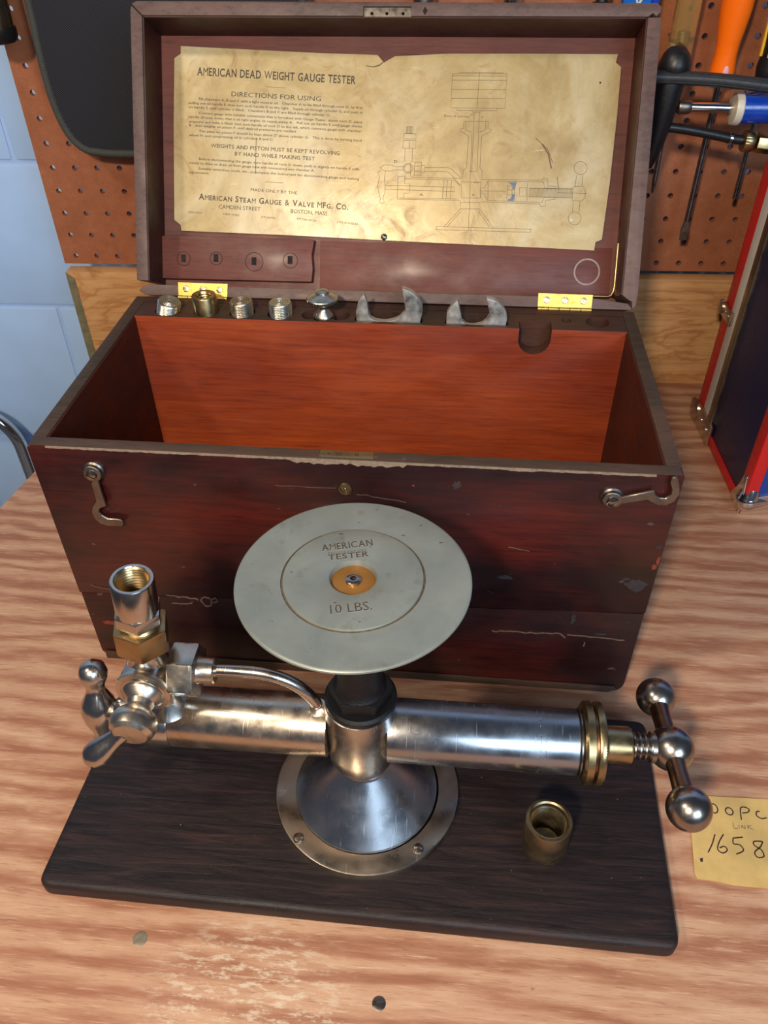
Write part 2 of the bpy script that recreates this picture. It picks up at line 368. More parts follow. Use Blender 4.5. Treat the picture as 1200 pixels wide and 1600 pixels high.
def mat_fabric():
    m = N('black_twill'); w = m.n('ShaderNodeTexWave'); w.wave_type = 'BANDS'; w.bands_direction = 'DIAGONAL'; w.inputs['Scale'].default_value = 230
    w.inputs['Distortion'].default_value = 0.4; m.l(m.mapping((1, 0.01, 1)), w.inputs['Vector'])
    c = m.ramp(w.outputs['Fac'], [(0.3, lin(18, 19, 25)), (0.8, lin(52, 53, 60))])
    m.set(c, 0.75, 0, 0.3); m.bump(w.outputs['Fac'], 0.4, 0.0006); return m.m
M['twill'] = mat_fabric()
M['tape'] = plain('grey_binding_tape', lin(62, 64, 60), 0.8, 0, 0.2, 500, 0.3)
M['rubber'] = plain('black_rubber', lin(22, 22, 24), 0.42, 0, 0.3, 200, 0.1)
M['rubber_grey'] = plain('ribbed_black_hose', lin(44, 45, 48), 0.5, 0, 0.3, 200, 0.1)
M['orange'] = plain('fluorescent_orange', lin(255, 112, 12), 0.3, 0, 0.03, 40)
M['yellow'] = plain('yellow_grip', lin(232, 176, 40), 0.4, 0, 0.05, 40)
M['blue'] = plain('blue_enamel', lin(16, 62, 170), 0.25, 0, 0.1, 60, 0, 0.4)
M['blue_light'] = plain('bright_blue_plastic', lin(10, 98, 190), 0.4, 0, 0.05, 60)
M['white_plastic'] = plain('ivory_plastic', lin(206, 198, 180), 0.4, 0, 0.08, 60)
M['pink_ink'] = plain('faded_mark', lin(232, 170, 170), 0.5, 0, 0.05, 60)
M['red'] = plain('red_vinyl', lin(196, 34, 34), 0.4, 0, 0.08, 60)
M['white'] = plain('white_vinyl', lin(206, 200, 194), 0.45, 0, 0.06, 60)
M['navy'] = plain('navy_vinyl', lin(26, 28, 62), 0.4, 0, 0.12, 200, 0.1)
M['royal'] = plain('royal_blue_vinyl', lin(28, 62, 140), 0.4, 0, 0.08, 60)
M['bronze_strip'] = mat_metal('valance_metal', (0.36, 0.32, 0.26), (0.2, 0.17, 0.13), 0.35, 0.3, 0.5)
M['card'] = plain('manila_card', lin(214, 180, 112), 0.65, 0, 0.14, 60, 0.2)
M['pen'] = plain('black_marker', lin(30, 26, 32), 0.5, 0, 0.1, 60)
M['pencil'] = plain('pencil_grey', lin(128, 108, 80), 0.6, 0, 0.1, 60)
M['dark_hole'] = plain('dark_hole', lin(24, 16, 14), 0.8, 0, 0.2, 60)
def mat_amber():
    m = N('amber_acetate'); m.set(lin(236, 206, 140), 0.1, 0, 0.5); m.b.inputs['Transmission Weight'].default_value = 0.85; m.b.inputs['IOR'].default_value = 1.47; return m.m
M['amber'] = mat_amber()
M['chalk'] = plain('chalky_ring_stain', lin(158, 140, 134), 0.7, 0, 0.2, 200)

# roman capitals: the plain glyph plus slab serifs at its stem ends (x fraction, 0 = foot, 1 = top)
SERIF = {'A': ((0.02, 0), (0.98, 0)), 'M': ((0.04, 0), (0.96, 0), (0.06, 1), (0.94, 1)), 'E': ((0.1, 0), (0.1, 1)), 'R': ((0.1, 0), (0.97, 0), (0.1, 1)), 'I': ((0.5, 0), (0.5, 1)),
         'N': ((0.06, 0), (0.06, 1), (0.94, 1)), 'D': ((0.08, 0), (0.08, 1)), 'W': ((0.03, 1), (0.97, 1), (0.5, 1)), 'H': ((0.08, 0), (0.92, 0), (0.08, 1), (0.92, 1)), 'T': ((0.5, 0),),
         'U': ((0.07, 1), (0.93, 1)), 'V': ((0.03, 1), (0.97, 1)), 'L': ((0.1, 0), (0.1, 1)), 'F': ((0.1, 0), (0.1, 1)), 'K': ((0.08, 0), (0.95, 0), (0.08, 1), (0.92, 1)),
         'P': ((0.1, 0), (0.1, 1)), 'B': ((0.08, 0), (0.08, 1)), 'Y': ((0.5, 0), (0.03, 1), (0.97, 1))}
TICK = {'E': ((0.94, 0, 1), (0.94, 1, -1)), 'T': ((0.03, 1, -1), (0.97, 1, -1)), 'L': ((0.95, 0, 1),), 'F': ((0.95, 1, -1),), 'C': ((0.92, 1, -1),), 'G': ((0.90, 1, -1),), 'S': ((0.86, 1, -1), (0.12, 0, 1))}
GL = {}
def roman_obj(name, s, mat, parent, Mx, width, cap, bold=0.010, small=None):
    vs, fs, x = [], [], 0.0
    for i, ch in enumerate(s):
        if ch == ' ': x += 0.36; continue
        key = (ch, 0.0 if ch in 'M&W' else bold)
        if key not in GL:
            me = text_mesh(ch, key[1], 0, 3); GL[key] = ([tuple(v.co) for v in me.vertices], [tuple(p.vertices) for p in me.polygons])
        gv, gf = GL[key]; k = 1.0
        if small and ch.isalpha() and i > 0 and s[i-1] != ' ' and not s[i-1:i+2] in ('MFG',): k = small
        xs = [v[0] for v in gv]; x0, w = min(xs), max(xs)-min(xs); n = len(vs)
        vs += [((v[0]-x0)*k+x, v[1]*k, 0) for v in gv]; fs += [tuple(q+n for q in f) for f in gf]
        def quad(a, c, d, e):
            n = len(vs); vs.extend([(a, c, 0.0002), (d, c, 0.0002), (d, e, 0.0002), (a, e, 0.0002)]); fs.append((n, n+1, n+2, n+3))
        st = 0.026
        for fx, t in SERIF.get(ch, ()):
            cx = x+fx*w*k; y = 0.69*k if t else 0.0; quad(cx-0.085*k, y-(st if t else 0), cx+0.085*k, y+(0 if t else st))
        for fx, t, sg in TICK.get(ch, ()):
            cx = x+fx*w*k; y = 0.69*k if t else 0.0; quad(cx-0.018, min(y, y+sg*0.15*k), cx+0.018, max(y, y+sg*0.15*k))
        x += w*k+0.115
    x -= 0.115; sx = width/x; sy = cap/0.69
    me = bpy.data.meshes.new(name); me.from_pydata([tuple(Mx @ Vector((v[0]*sx, v[1]*sy, v[2]*sy))) for v in vs], [], fs); me.materials.append(mat)
    o = bpy.data.objects.new(name, me); COL.objects.link(o); o.parent = parent
    return o

OUTL = [[30.91,219.51],[99.31,216.76],[157.04,214.5],[208.4,213.27],[214.28,207.1],[223.72,212.33],[270.27,214.69],[342.32,215.13],[415.94,215.09],[414.91,208.51],[419.57,205.0],[419.73,167.6],[418.34,109.68],[415.74,63.0],[410.28,60.67],[409.77,53.49],[365.2,54.59],[278.36,56.35],[219.58,57.72],[130.08,60.1],[29.11,61.72],[28.57,66.85],[22.51,71.27],[23.27,152.05],[24.85,209.47],[30.82,213.2]]
SHEET = r'''{"T":[["AMERICAN DEAD WEIGHT GAUGE TESTER",[45.74,195.75],[189.37,189.53],11.5,1],["DIRECTIONS FOR USING",[77.1,178.43],[158.67,175.02],7,0],["Fill chambers A, B and C with a light mineral oil.   Chamber A to be filled through cock D, by first",[47.09,174.97],[196.4,169.07],3.6,0],["pulling out on handle E, then turn cock handle D to the right.   Supply oil through cylinder G, and push in",[37.54,171.72],[196.52,165.11],3.6,0],["on handle E until cylinder is filled.   Chambers B and C are filled through cylinder G.",[37.49,168.12],[167.28,162.63],3.6,0],["Connect gauge with suitable connection that is furnished with Gauge Tester, above cock D, place",[46.97,163.19],[196.46,157.15],3.6,0],["handle of cock down, that is at right angles, to supply pump A.   Pull out on handle E until gauge shows",[37.38,159.9],[196.25,153.59],3.6,0],["pressure, and tube is filled; then turn handle of cock D to the left, which connects gauge with chamber",[37.65,156.0],[196.06,149.73],3.6,0],["B.   Add weights on piston F, until desired pressures are reached.",[37.6,152.67],[137.18,148.65],3.6,0],["The plate on piston F should be kept about 2\" above cylinder G.   This is done by turning hand",[46.8,147.85],[196.3,141.86],3.6,0],["wheel H, and compressing oil in cylinders B and C.",[37.49,144.38],[115.76,141.56],3.6,0],["WEIGHTS AND PISTON MUST BE KEPT REVOLVING",[57.86,135.11],[176.74,130.25],5.6,1],["BY HAND WHILE MAKING TEST",[80.17,128.44],[154.01,125.24],5.6,1],["Before disconnecting the gauge, turn handle of cock D down, push in slightly on handle E suffi-",[46.55,124.08],[195.78,117.51],3.6,0],["ciently to draw or drain oil from gauge tube and connections into chamber A.",[37.18,120.69],[153.87,115.62],3.6,0],["Suitable wrenches, tools, etc., accompany the instrument for disconnecting gauge and making",[45.98,115.81],[195.09,109.33],3.6,0],["adjustments.",[37.07,112.4],[56.08,111.85],3.6,0],["MADE ONLY BY THE",[95.03,98.03],[138.39,95.91],4.6,0],["AMERICAN STEAM GAUGE & VALVE MFG. CO.",[46.18,89.91],[185.77,83.53],9,1],["CAMDEN STREET",[64.74,82.19],[104.23,80.77],6,0],["BOSTON, MASS.",[132.56,79.72],[167.57,78.09],6,0],["CHICAGO",[35.79,77.66],[48.81,77.03],3,0],["NEW YORK",[69.25,76.71],[84.44,75.69],3,0],["ATLANTA",[104.74,74.78],[118.23,74.02],3,0],["PITTSBURGH",[138.38,73.87],[156.25,72.62],3,0],["LOS ANGELES",[176.11,72.01],[195.12,70.5],3,0],["D.",[226.41,124.57],[230.16,124.45],4,0],["A.",[250.58,96.98],[254.45,96.67],3.5,0],["Base of cylinder",[269.52,163.72],[292.14,163.08],2.5,0],["F",[302.52,162.74],[303.8,162.67],2.5,0],["B",[298.11,98.01],[300.03,97.85],3,0]],"P":[[[109.48,186.55],[126.59,185.72]],[[108.56,106.28],[125.58,105.56]],[[280.78,199.64],[319.32,199.58]],[[274.94,198.69],[322.47,199.07],[322.44,170.96],[274.91,170.88],[274.94,198.69]],[[274.94,196.97],[322.48,197.09]],[[274.93,193.52],[322.49,193.66]],[[274.91,186.07],[322.49,186.25]],[[274.9,178.76],[322.49,178.98]],[[280.35,170.76],[280.15,168.92],[315.41,169.05],[315.47,171.15]],[[293.29,168.79],[294.34,167.7],[302.22,167.79],[302.85,168.72]],[[298.48,199.6],[298.1,170.96]],[[295.82,167.72],[296.45,118.38]],[[300.25,167.77],[301.14,118.46]],[[292.03,164.92],[295.41,166.34]],[[287.16,160.06],[287.18,154.24],[284.24,153.74],[284.04,151.88],[287.39,150.53],[292.0,147.81],[291.5,121.13],[288.61,119.19],[288.47,112.57]],[[288.84,160.08],[289.04,152.87],[294.3,151.09]],[[308.57,160.33],[308.46,154.06],[311.94,153.64],[311.36,151.78],[308.16,150.82],[303.39,147.97],[303.47,121.33],[305.38,119.48],[305.77,112.88]],[[306.31,160.3],[306.35,153.1],[301.22,151.18]],[[287.16,160.06],[308.57,160.33]],[[294.9,149.24],[295.4,119.31],[295.13,109.84]],[[293.66,118.33],[300.65,118.45]],[[287.63,109.42],[304.95,109.74],[305.45,96.24],[288.17,95.9],[287.63,109.42]],[[287.57,92.06],[305.19,92.13],[305.51,86.67],[288.07,86.5],[287.57,92.06]],[[288.07,86.5],[273.97,71.02]],[[305.51,86.67],[318.37,70.58]],[[266.84,70.86],[352.03,70.39]],[[266.98,68.14],[352.22,67.79]],[[266.84,70.86],[266.98,68.14]],[[352.03,70.39],[352.22,67.79]],[[277.02,71.09],[288.97,84.88]],[[315.52,71.0],[304.08,85.2]],[[295.65,109.57],[296.27,68.14]],[[242.6,112.5],[286.97,112.35]],[[236.58,111.06],[280.52,110.91],[287.32,105.9]],[[230.34,93.78],[287.48,93.68]],[[232.65,94.79],[284.89,94.88]],[[230.41,112.95],[230.34,93.78]],[[230.41,112.95],[236.5,113.06],[236.75,106.86],[241.31,106.95],[241.45,98.81],[236.26,98.71],[236.21,94.86]],[[218.98,105.38],[271.26,104.83]],[[219.11,101.93],[271.44,101.31]],[[218.98,105.38],[219.11,101.93]],[[271.97,110.84],[271.25,94.89]],[[278.83,110.49],[278.32,95.03]],[[275.0,110.61],[274.59,94.96]],[[271.26,104.83],[281.84,105.03],[281.54,101.02],[271.46,100.83],[271.26,104.83]],[[214.47,117.91],[212.0,115.49],[213.65,112.18],[212.17,104.49],[213.87,96.83],[215.31,93.48],[214.37,91.05],[216.48,89.35],[218.79,90.66],[217.33,94.49],[218.91,98.85],[218.98,105.38],[218.06,111.3],[218.86,117.51]],[[213.67,120.28],[217.35,122.53],[223.44,122.63],[229.07,121.2],[235.64,121.6]],[[213.67,120.28],[217.02,117.77],[222.62,117.48],[228.67,118.63],[235.77,118.47]],[[243.7,120.12],[243.53,118.83],[242.95,117.66],[242.0,116.72],[240.79,116.1],[239.42,115.87],[238.04,116.05],[236.77,116.63],[235.75,117.53],[235.07,118.69],[234.8,119.97],[234.96,121.27],[235.55,122.44],[236.5,123.38],[237.71,123.99],[239.08,124.22],[240.46,124.03],[241.72,123.46],[242.74,122.56],[243.42,121.41],[243.7,120.12]],[[242.69,120.11],[242.56,119.11],[242.11,118.2],[241.38,117.47],[240.44,117.0],[239.38,116.82],[238.31,116.96],[237.33,117.4],[236.54,118.11],[236.02,119.0],[235.81,119.99],[235.94,120.99],[236.39,121.9],[237.12,122.62],[238.06,123.09],[239.12,123.27],[240.18,123.13],[241.16,122.69],[241.95,121.99],[242.47,121.1],[242.69,120.11]],[[241.5,114.58],[241.04,125.48]],[[236.04,136.72],[235.79,125.39]],[[242.58,136.81],[242.56,125.5]],[[236.94,114.5],[237.06,111.64]],[[241.7,114.58],[241.78,112.68]],[[234.25,143.54],[245.31,143.42],[245.4,136.86],[233.71,136.96],[234.25,143.54]],[[239.28,143.61],[239.56,136.77]],[[234.52,149.35],[245.07,149.02],[245.25,144.82],[234.2,144.85],[234.52,149.35]],[[236.8,154.97],[242.31,155.04],[242.25,149.45],[236.83,149.38],[236.8,154.97]],[[236.81,154.78],[236.83,149.38]],[[237.91,154.8],[237.93,149.39]],[[239.01,154.81],[239.04,149.41]],[[240.11,154.83],[240.14,149.42]],[[241.22,154.84],[241.24,149.44]],[[245.08,125.54],[250.92,125.64],[250.94,113.98],[244.86,114.16],[245.08,125.54]],[[245.02,122.23],[250.88,122.14]],[[244.9,117.96],[250.97,117.78]],[[251.05,122.81],[254.29,122.58],[254.34,116.89],[251.0,117.12]],[[254.36,120.97],[274.96,121.32],[278.54,119.96],[286.96,112.54]],[[254.31,117.65],[273.62,117.99],[276.71,116.62],[286.27,106.83]],[[305.13,111.91],[359.06,112.17]],[[311.4,110.58],[360.56,110.85]],[[305.78,92.8],[358.64,92.06]],[[311.92,94.11],[360.43,93.46]],[[305.08,104.68],[308.43,104.47],[311.4,110.58]],[[305.05,100.33],[308.41,100.12],[311.92,94.11]],[[298.62,109.08],[304.93,108.93],[305.29,96.25],[299.37,96.13]],[[311.4,110.58],[312.11,94.11]],[[305.71,102.16],[327.61,102.22]],[[359.06,112.17],[360.37,113.53],[364.12,113.6],[364.31,107.33],[372.41,107.03],[372.54,105.42],[361.62,105.48],[360.56,110.85]],[[357.89,92.05],[359.73,90.09],[363.32,90.16],[363.33,95.14],[372.46,96.68],[372.35,98.03],[361.53,97.82],[360.43,93.46]],[[329.18,107.12],[332.98,107.01],[333.56,95.45],[328.79,95.72],[329.18,107.12]],[[328.66,103.5],[333.03,103.4]],[[328.93,99.44],[333.31,99.25]],[[346.49,109.96],[347.08,94.82]],[[335.41,110.39],[335.74,94.13]],[[339.7,105.7],[345.85,105.63],[345.9,98.23],[339.73,98.29],[339.7,105.7]],[[348.24,105.23],[386.81,105.33]],[[348.56,98.01],[386.94,97.87]],[[348.41,105.5],[348.69,97.56]],[[349.54,105.52],[349.82,97.59]],[[350.68,105.54],[350.96,97.61]],[[351.81,105.57],[352.09,97.63]],[[352.94,105.59],[353.22,97.65]],[[354.07,105.61],[354.36,97.68]],[[355.2,105.63],[355.49,97.7]],[[356.33,105.65],[356.62,97.72]],[[357.46,105.67],[357.76,97.74]],[[358.59,105.69],[358.89,97.77]],[[359.72,105.72],[360.02,97.79]],[[360.85,105.74],[361.15,97.81]],[[361.98,105.76],[362.28,97.83]],[[363.1,105.78],[363.41,97.86]],[[364.23,105.8],[364.54,97.88]],[[365.36,105.82],[365.67,97.9]],[[366.49,105.84],[366.8,97.92]],[[367.62,105.86],[367.93,97.95]],[[368.74,105.89],[369.06,97.97]],[[369.87,105.91],[370.19,97.99]],[[371.0,105.93],[371.32,98.01]],[[372.12,105.95],[372.45,98.04]],[[373.25,105.97],[373.58,98.06]],[[374.37,105.99],[374.7,98.08]],[[375.5,106.01],[375.83,98.1]],[[376.62,106.04],[376.96,98.13]],[[377.75,106.06],[378.09,98.15]],[[378.87,106.08],[379.21,98.17]],[[380.0,106.1],[380.34,98.19]],[[381.12,106.12],[381.46,98.22]],[[382.24,106.14],[382.59,98.24]],[[383.37,106.16],[383.72,98.26]],[[384.49,106.18],[384.84,98.28]],[[385.61,106.21],[385.97,98.3]],[[388.05,107.33],[395.02,107.82],[397.61,104.82],[397.85,98.54],[395.59,95.34],[386.65,95.62],[386.72,106.41],[388.05,107.33]],[[372.98,102.1],[399.28,101.62]],[[389.1,117.35],[388.31,107.51]],[[394.41,117.44],[394.83,107.81]],[[387.81,95.28],[387.94,85.51]],[[393.71,95.4],[393.58,85.63]],[[397.57,123.01],[397.43,121.33],[396.76,119.81],[395.6,118.59],[394.08,117.79],[392.35,117.5],[390.57,117.73],[388.93,118.47],[387.57,119.65],[386.64,121.15],[386.23,122.82],[386.37,124.49],[387.05,126.01],[388.21,127.23],[389.73,128.02],[391.46,128.31],[393.23,128.08],[394.87,127.34],[396.22,126.16],[397.15,124.67],[397.57,123.01]],[[395.87,80.69],[395.73,79.01],[395.05,77.47],[393.9,76.23],[392.39,75.42],[390.67,75.12],[388.9,75.35],[387.26,76.09],[385.91,77.26],[384.99,78.77],[384.57,80.45],[384.72,82.13],[385.4,83.67],[386.55,84.9],[388.06,85.7],[389.78,86.01],[391.54,85.78],[393.18,85.04],[394.52,83.87],[395.45,82.37],[395.87,80.69]]],"DK":[[[329.01,109.82],[336.57,109.96],[335.58,103.63],[333.68,103.6],[333.44,107.2]],[[335.82,100.02],[334.79,94.12],[329.06,94.45],[332.71,96.79],[333.64,99.98]]]}'''

# ================================================================== SETTING
WO = Vector((0.5157, 0.4959, 0)); WA = 0.0367
WD = Vector((math.cos(WA), math.sin(WA), 0)); WN = Vector((-math.sin(WA), math.cos(WA), 0))
def wp(u, z, off=0.0): return WO + WD*u + WN*off + Vector((0, 0, z))
WF = frame(WO, WD, (0, 0, 1), -WN)               # local x along the wall, y up, z towards the room

# floor
MB().box((-3, -3, -0.93), (3, 3, -0.9)).build('floor', M['floor'])['kind'] = 'structure'

# painted block wall behind: mortar bed and every block of its own
wall = MB().add([WF @ Vector(p) for p in ((-2.4, -0.9, -0.1128), (1.6, -0.9, -0.1128), (1.6, 1.5, -0.1128), (-2.4, 1.5, -0.1128))], [(0, 1, 2, 3)]).build('wall_back', M['mortar'])
wall['kind'] = 'structure'
rows_z = [-0.9, -0.77, -0.58, -0.385, -0.185, 0.0385, 0.2335, 0.43, 0.63, 0.83, 1.03, 1.23]
blk = {}
for r in range(len(rows_z)-1):
    z0, z1 = rows_z[r], rows_z[r+1]; hgt = round(z1-z0-0.004, 4)
    if hgt not in blk:
        o = MB().box((0, 0, -0.014), (0.396, hgt, 0.0)).build('concrete_block', M['wall'], wall, 0.004, 2)
        blk[hgt] = o.data; bpy.data.objects.remove(o)
    off = -0.785 if r % 2 == 0 else -0.585
    k0 = -4 if z1 > -0.4 else -4
    for k in range(-4, 6):
        u = off + 0.4*k + 0.002
        if u < -2.4 or u > 1.4: continue
        o = bpy.data.objects.new('concrete_block', blk[hgt]); COL.objects.link(o); o.parent = wall
        o.matrix_world = WF @ Matrix.Translation((u, z0+0.002, -0.1105))

# ------------------------------------------------------------------ workbench
bench = thing('workbench', 'plywood-topped workbench carrying the wooden case and the tester', 'workbench')
tp = MB()
tp.prism([(-0.215, -0.47), (1.05, -0.47), (1.05, 0.53), (0.60, 0.515), (-0.137, 0.4880), (-0.167, 0.300), (-0.1835, 0.189)], -0.019, 0.0)
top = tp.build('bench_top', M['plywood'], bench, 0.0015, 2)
for x in (-0.10, 0.95):
    for y in (-0.40, 0.40):
        MB().box((x, y, -0.9), (x+0.09, y+0.09, -0.019)).build('leg', M['pine'], bench, 0.003)
MB().box((-0.1, -0.43, -0.11), (1.04, -0.40, -0.019)).build('apron', M['pine'], bench, 0.002)
def slot_screw(name, r, h, mat, parent, Mx, ang=0.0, dome=0.35):
    m = MB(); m.lathe([(r, 0), (r, h*0.4), (r*0.86, h*0.8), (r*0.5, h), (1e-4, h*1.03)], Mx, 24)
    o = m.build(name, mat, parent)
    c = MB().box((-r*1.2, -r*0.13, h*0.30), (r*1.2, r*0.13, h*2), Mx @ Matrix.Rotation(ang, 4, 'Z'))
    return cut(o, [c])
slot_screw('screw', 0.0047, 0.0006, M['zinc'], bench, Matrix.Translation((0.1076, -0.2236, 0)), 0.8)
slot_screw('screw', 0.0042, 0.0006, M['iron'], bench, Matrix.Translation((0.2649, -0.2469, 0)), 0.3)

# backboard and pegboard
MB().add([WF @ Vector(p) for p in [(x, y, z) for z in (-0.018, 0.0) for x, y in ((-0.7045, 0.0), (0.62, 0.0), (0.62, 0.1395), (-0.7045, 0.1395))]],
         [(3, 2, 1, 0), (4, 5, 6, 7), (0, 1, 5, 4), (1, 2, 6, 5), (2, 3, 7, 6), (3, 0, 4, 7)]).build('backboard', M['pine'], None, 0.0015)
bb = bpy.data.objects['backboard']; tag(bb, 'yellow pine board standing on edge behind the bench under the pegboard', 'board')
gs = MB(); gs.prism([(-0.7045, 0.0), (-0.6940, 0.0), (-0.6950, 0.131), (-0.7045, 0.1385)], 0.0, 0.0008, WF)  # thin green-grey strip down the left end of the board
o = gs.build('end_strip', M['green_grey'], bb)

PK = 0.02584; PO = Vector((0.5196, 0.5119, 0.1529))
PF = frame(PO, WD, (0, 0, 1), -WN)
pm = MB(); NH = 12; hr = 0.0031
C0, C1, R0, R1 = -27, 4, 0, 22
sq = []
for k in range(NH):
    a = 2*PI*(k+0.5)/NH; c, s = math.cos(a), math.sin(a); q = max(abs(c), abs(s)); sq.append((c/q, s/q, c, s))
for i in range(C0, C1+1):
    for j in range(R0, R1+1):
        cx, cy = i*PK, j*PK
        xl = 0.0165 if i == C0 else PK/2; yb = 0.0098 if j == 0 else PK/2
        vs = []
        for (a, b, c, s) in sq: vs.append((cx+(a*PK/2 if a > 0 else a*xl), cy+(b*PK/2 if b > 0 else b*yb), 0))
        for (a, b, c, s) in sq: vs.append((cx+c*hr, cy+s*hr, 0))
        for (a, b, c, s) in sq: vs.append((cx+c*hr*0.95, cy+s*hr*0.95, -0.006))
        for (a, b, c, s) in sq: vs.append((cx+(a*PK/2 if a > 0 else a*xl), cy+(b*PK/2 if b > 0 else b*yb), -0.006))
        fs = []
        for L in range(3):
            for k in range(NH): fs.append((L*NH+k, L*NH+(k+1) % NH, (L+1)*NH+(k+1) % NH, (L+1)*NH+k))
        for k in range(NH):
            if (i == C0 and sq[k][0] < 0 and sq[(k+1) % NH][0] < 0) or (j == 0 and sq[k][1] < 0 and sq[(k+1) % NH][1] < 0):
                fs.append((3*NH+k, 3*NH+(k+1) % NH, (k+1) % NH, k))
        pm.add(vs, fs, False, PF)
me_peg = pm.build('pegboard', M['peg'], None, 0, 0, False)
# corners of the square cells are filled by small triangles
tag(me_peg, 'brown perforated hardboard panel on the wall behind the bench', 'pegboard')

# chrome tube frame beyond the bench's left end
cf = thing('metal_chair', 'bent chrome tube chair back by the blue block wall, left of the bench', 'chair', (-0.50, 0.54, -0.9))
t = MB(); P = []
for k in range(13):
    a = PI/2*k/12; P.append((0.075+0.055*math.sin(a), -0.012, 0.725+0.062*math.cos(a)))
L = [(-p[0], p[1], p[2]) for p in reversed(P)]
t.tube([(-0.13, -0.012, 0.0)]+[(-0.13, -0.012, 0.6)]+L+P+[(0.13, -0.012, 0.6), (0.13, -0.012, 0.0)], 0.0098, 18)
t.build('back_frame', M['chrome'], cf)
for z in (0.30, 0.55): MB().tube([(-0.13, -0.012, z), (0.13, -0.012, z)], 0.006).build('crossbar', M['chrome'], cf)
MB().box((-0.12, -0.022, 0.42), (0.12, -0.002, 0.45)).build('seat_edge', M['rubber'], cf, 0.004)

# ================================================================== WOODEN CASE
W, D, H, TH, RW = 0.4418, 0.2328, 0.2248, 0.0101, 0.0383
case = thing('instrument_case', 'dark mahogany wooden case with open lid behind the tester', 'case', (0, 0, 0.0006))
def rounded(x0, y0, x1, y1, r, seg=5):
    """rs = (bl, br, tr, tl)"""
    rs = r if isinstance(r, tuple) else (r,)*4; out = []
    for (cx, cy, a0, rr) in ((x0, y0, PI, rs[0]), (x1, y0, 1.5*PI, rs[1]), (x1, y1, 0, rs[2]), (x0, y1, PI/2, rs[3])):
        sx = 1 if cx == x0 else -1; sy = 1 if cy == y0 else -1
        if rr <= 0: out.append((cx, cy)); continue
        for k in range(seg+1):
            a = a0+PI/2*k/seg; out.append((cx+sx*rr+rr*math.cos(a), cy+sy*rr+rr*math.sin(a)))
    return out
FR = frame((0, 0, 0), (1, 0, 0), (0, 0, 1), (0, -1, 0))      # local xy on the front face, z towards the room
# two boards with an open, slightly slanted crack between them
MB().prism([(0, 0.0800), (0.20, 0.0862), (W, 0.0952), (W, H-0.0005), (W-0.004, H), (0.004, H), (0, H-0.002)], -TH, 0, FR).build('front_board', M['case'], case, 0.0008)
lo = [(0.001, 0.0792), (0.20, 0.0852), (W-0.0005, 0.0942)]
cor = [(W-0.0005, 0.012)]+[(W-0.0105+0.010*math.cos(-a*PI/16), 0.011+0.0108*math.sin(-a*PI/16)) for a in range(1, 9)]+[(0.012, 0.0002), (0.006, 0.0015), (0.001, 0.008)]
MB().prism(list(reversed(lo+cor)), -TH, -0.0004, FR).build('front_board', M['case'], case, 0.0007)
MB().prism([(0.004, 0.0002), (W-0.012, 0.0002), (W-0.006, 0.0045), (W-0.008, 0.0075), (0.004, 0.0090)], -0.0002, 0.0010, FR).build('bottom_edge', M['rim'], case, 0.0004)
for x in (0.0, W-TH):
    MB().box((x, TH, 0.0), (x+TH, D, H)).build('side_board', M['rim'], case, 0.0010)
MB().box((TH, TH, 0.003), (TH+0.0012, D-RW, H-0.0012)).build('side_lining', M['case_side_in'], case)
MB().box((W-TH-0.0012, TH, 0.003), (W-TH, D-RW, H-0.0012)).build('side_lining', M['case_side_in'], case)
MB().box((TH, TH, 0.002), (W-TH, D-RW, 0.012)).build('bottom_board', M['case_in'], case)
MB().box((TH, D-TH, 0.0), (W-TH, D, H)).build('back_board', M['case'], case)
# rims of the front board
MB().box((0.002, -0.0002+0.0004, H), (W-0.002, TH-0.0003, H+0.0006)).build('front_rim', M['rim'], case, 0.0003)
# splintered pale edge along the top of the front
sp = MB(); n = 150; random.seed(3)
lowz = []
for i in range(n+1):
    x = 0.014+(W-0.032)*i/n; z = 0.0011+0.0006*random.random()
    if 0.185 < x < 0.26: z += 0.0022*random.random()+0.001
    if 0.33 < x < 0.345: z += 0.0008
    lowz.append((x, H-z))
sp.prism([(p[0], p[1]) for p in lowz]+[(W-0.018, H+0.0003), (0.014, H+0.0003)], 0.0, 0.0005, FR)
sp.build('splintered_edge', M['chip'], case)
# scars on the front: split lines and a torn knot
def ribbon(m, pts, w, z0, z1, Mx=None):
    pts = [Vector((p[0], p[1])) for p in pts]; n = len(pts); ws = w if isinstance(w, list) else [w]*n
    vs = []
    for i in range(n):
        t = (pts[min(i+1, n-1)]-pts[max(i-1, 0)]); t = t.normalized() if t.length else Vector((1, 0)); q = Vector((-t.y, t.x))*ws[i]/2
        vs += [(pts[i].x-q.x, pts[i].y-q.y, z0), (pts[i].x+q.x, pts[i].y+q.y, z0), (pts[i].x-q.x, pts[i].y-q.y, z1), (pts[i].x+q.x, pts[i].y+q.y, z1)]
    fs = []
    for i in range(n-1):
        a, b = 4*i, 4*i+4
        fs += [(a+2, b+2, b+3, a+3), (a, b, b+2, a+2), (a+1, a+3, b+3, b+1)]
        if z0 != z1: fs.append((a, a+1, b+1, b))
    fs += [(0, 2, 3, 1), (4*n-4, 4*n-3, 4*n-1, 4*n-2)]
    m.add(vs, fs, False, Mx); return m
sc = MB()
def wander(x0, z0, x1, z1, n, amp):
    return [(x0+(x1-x0)*i/n, z0+(z1-z0)*i/n+random.uniform(-amp, amp)) for i in range(n+1)]
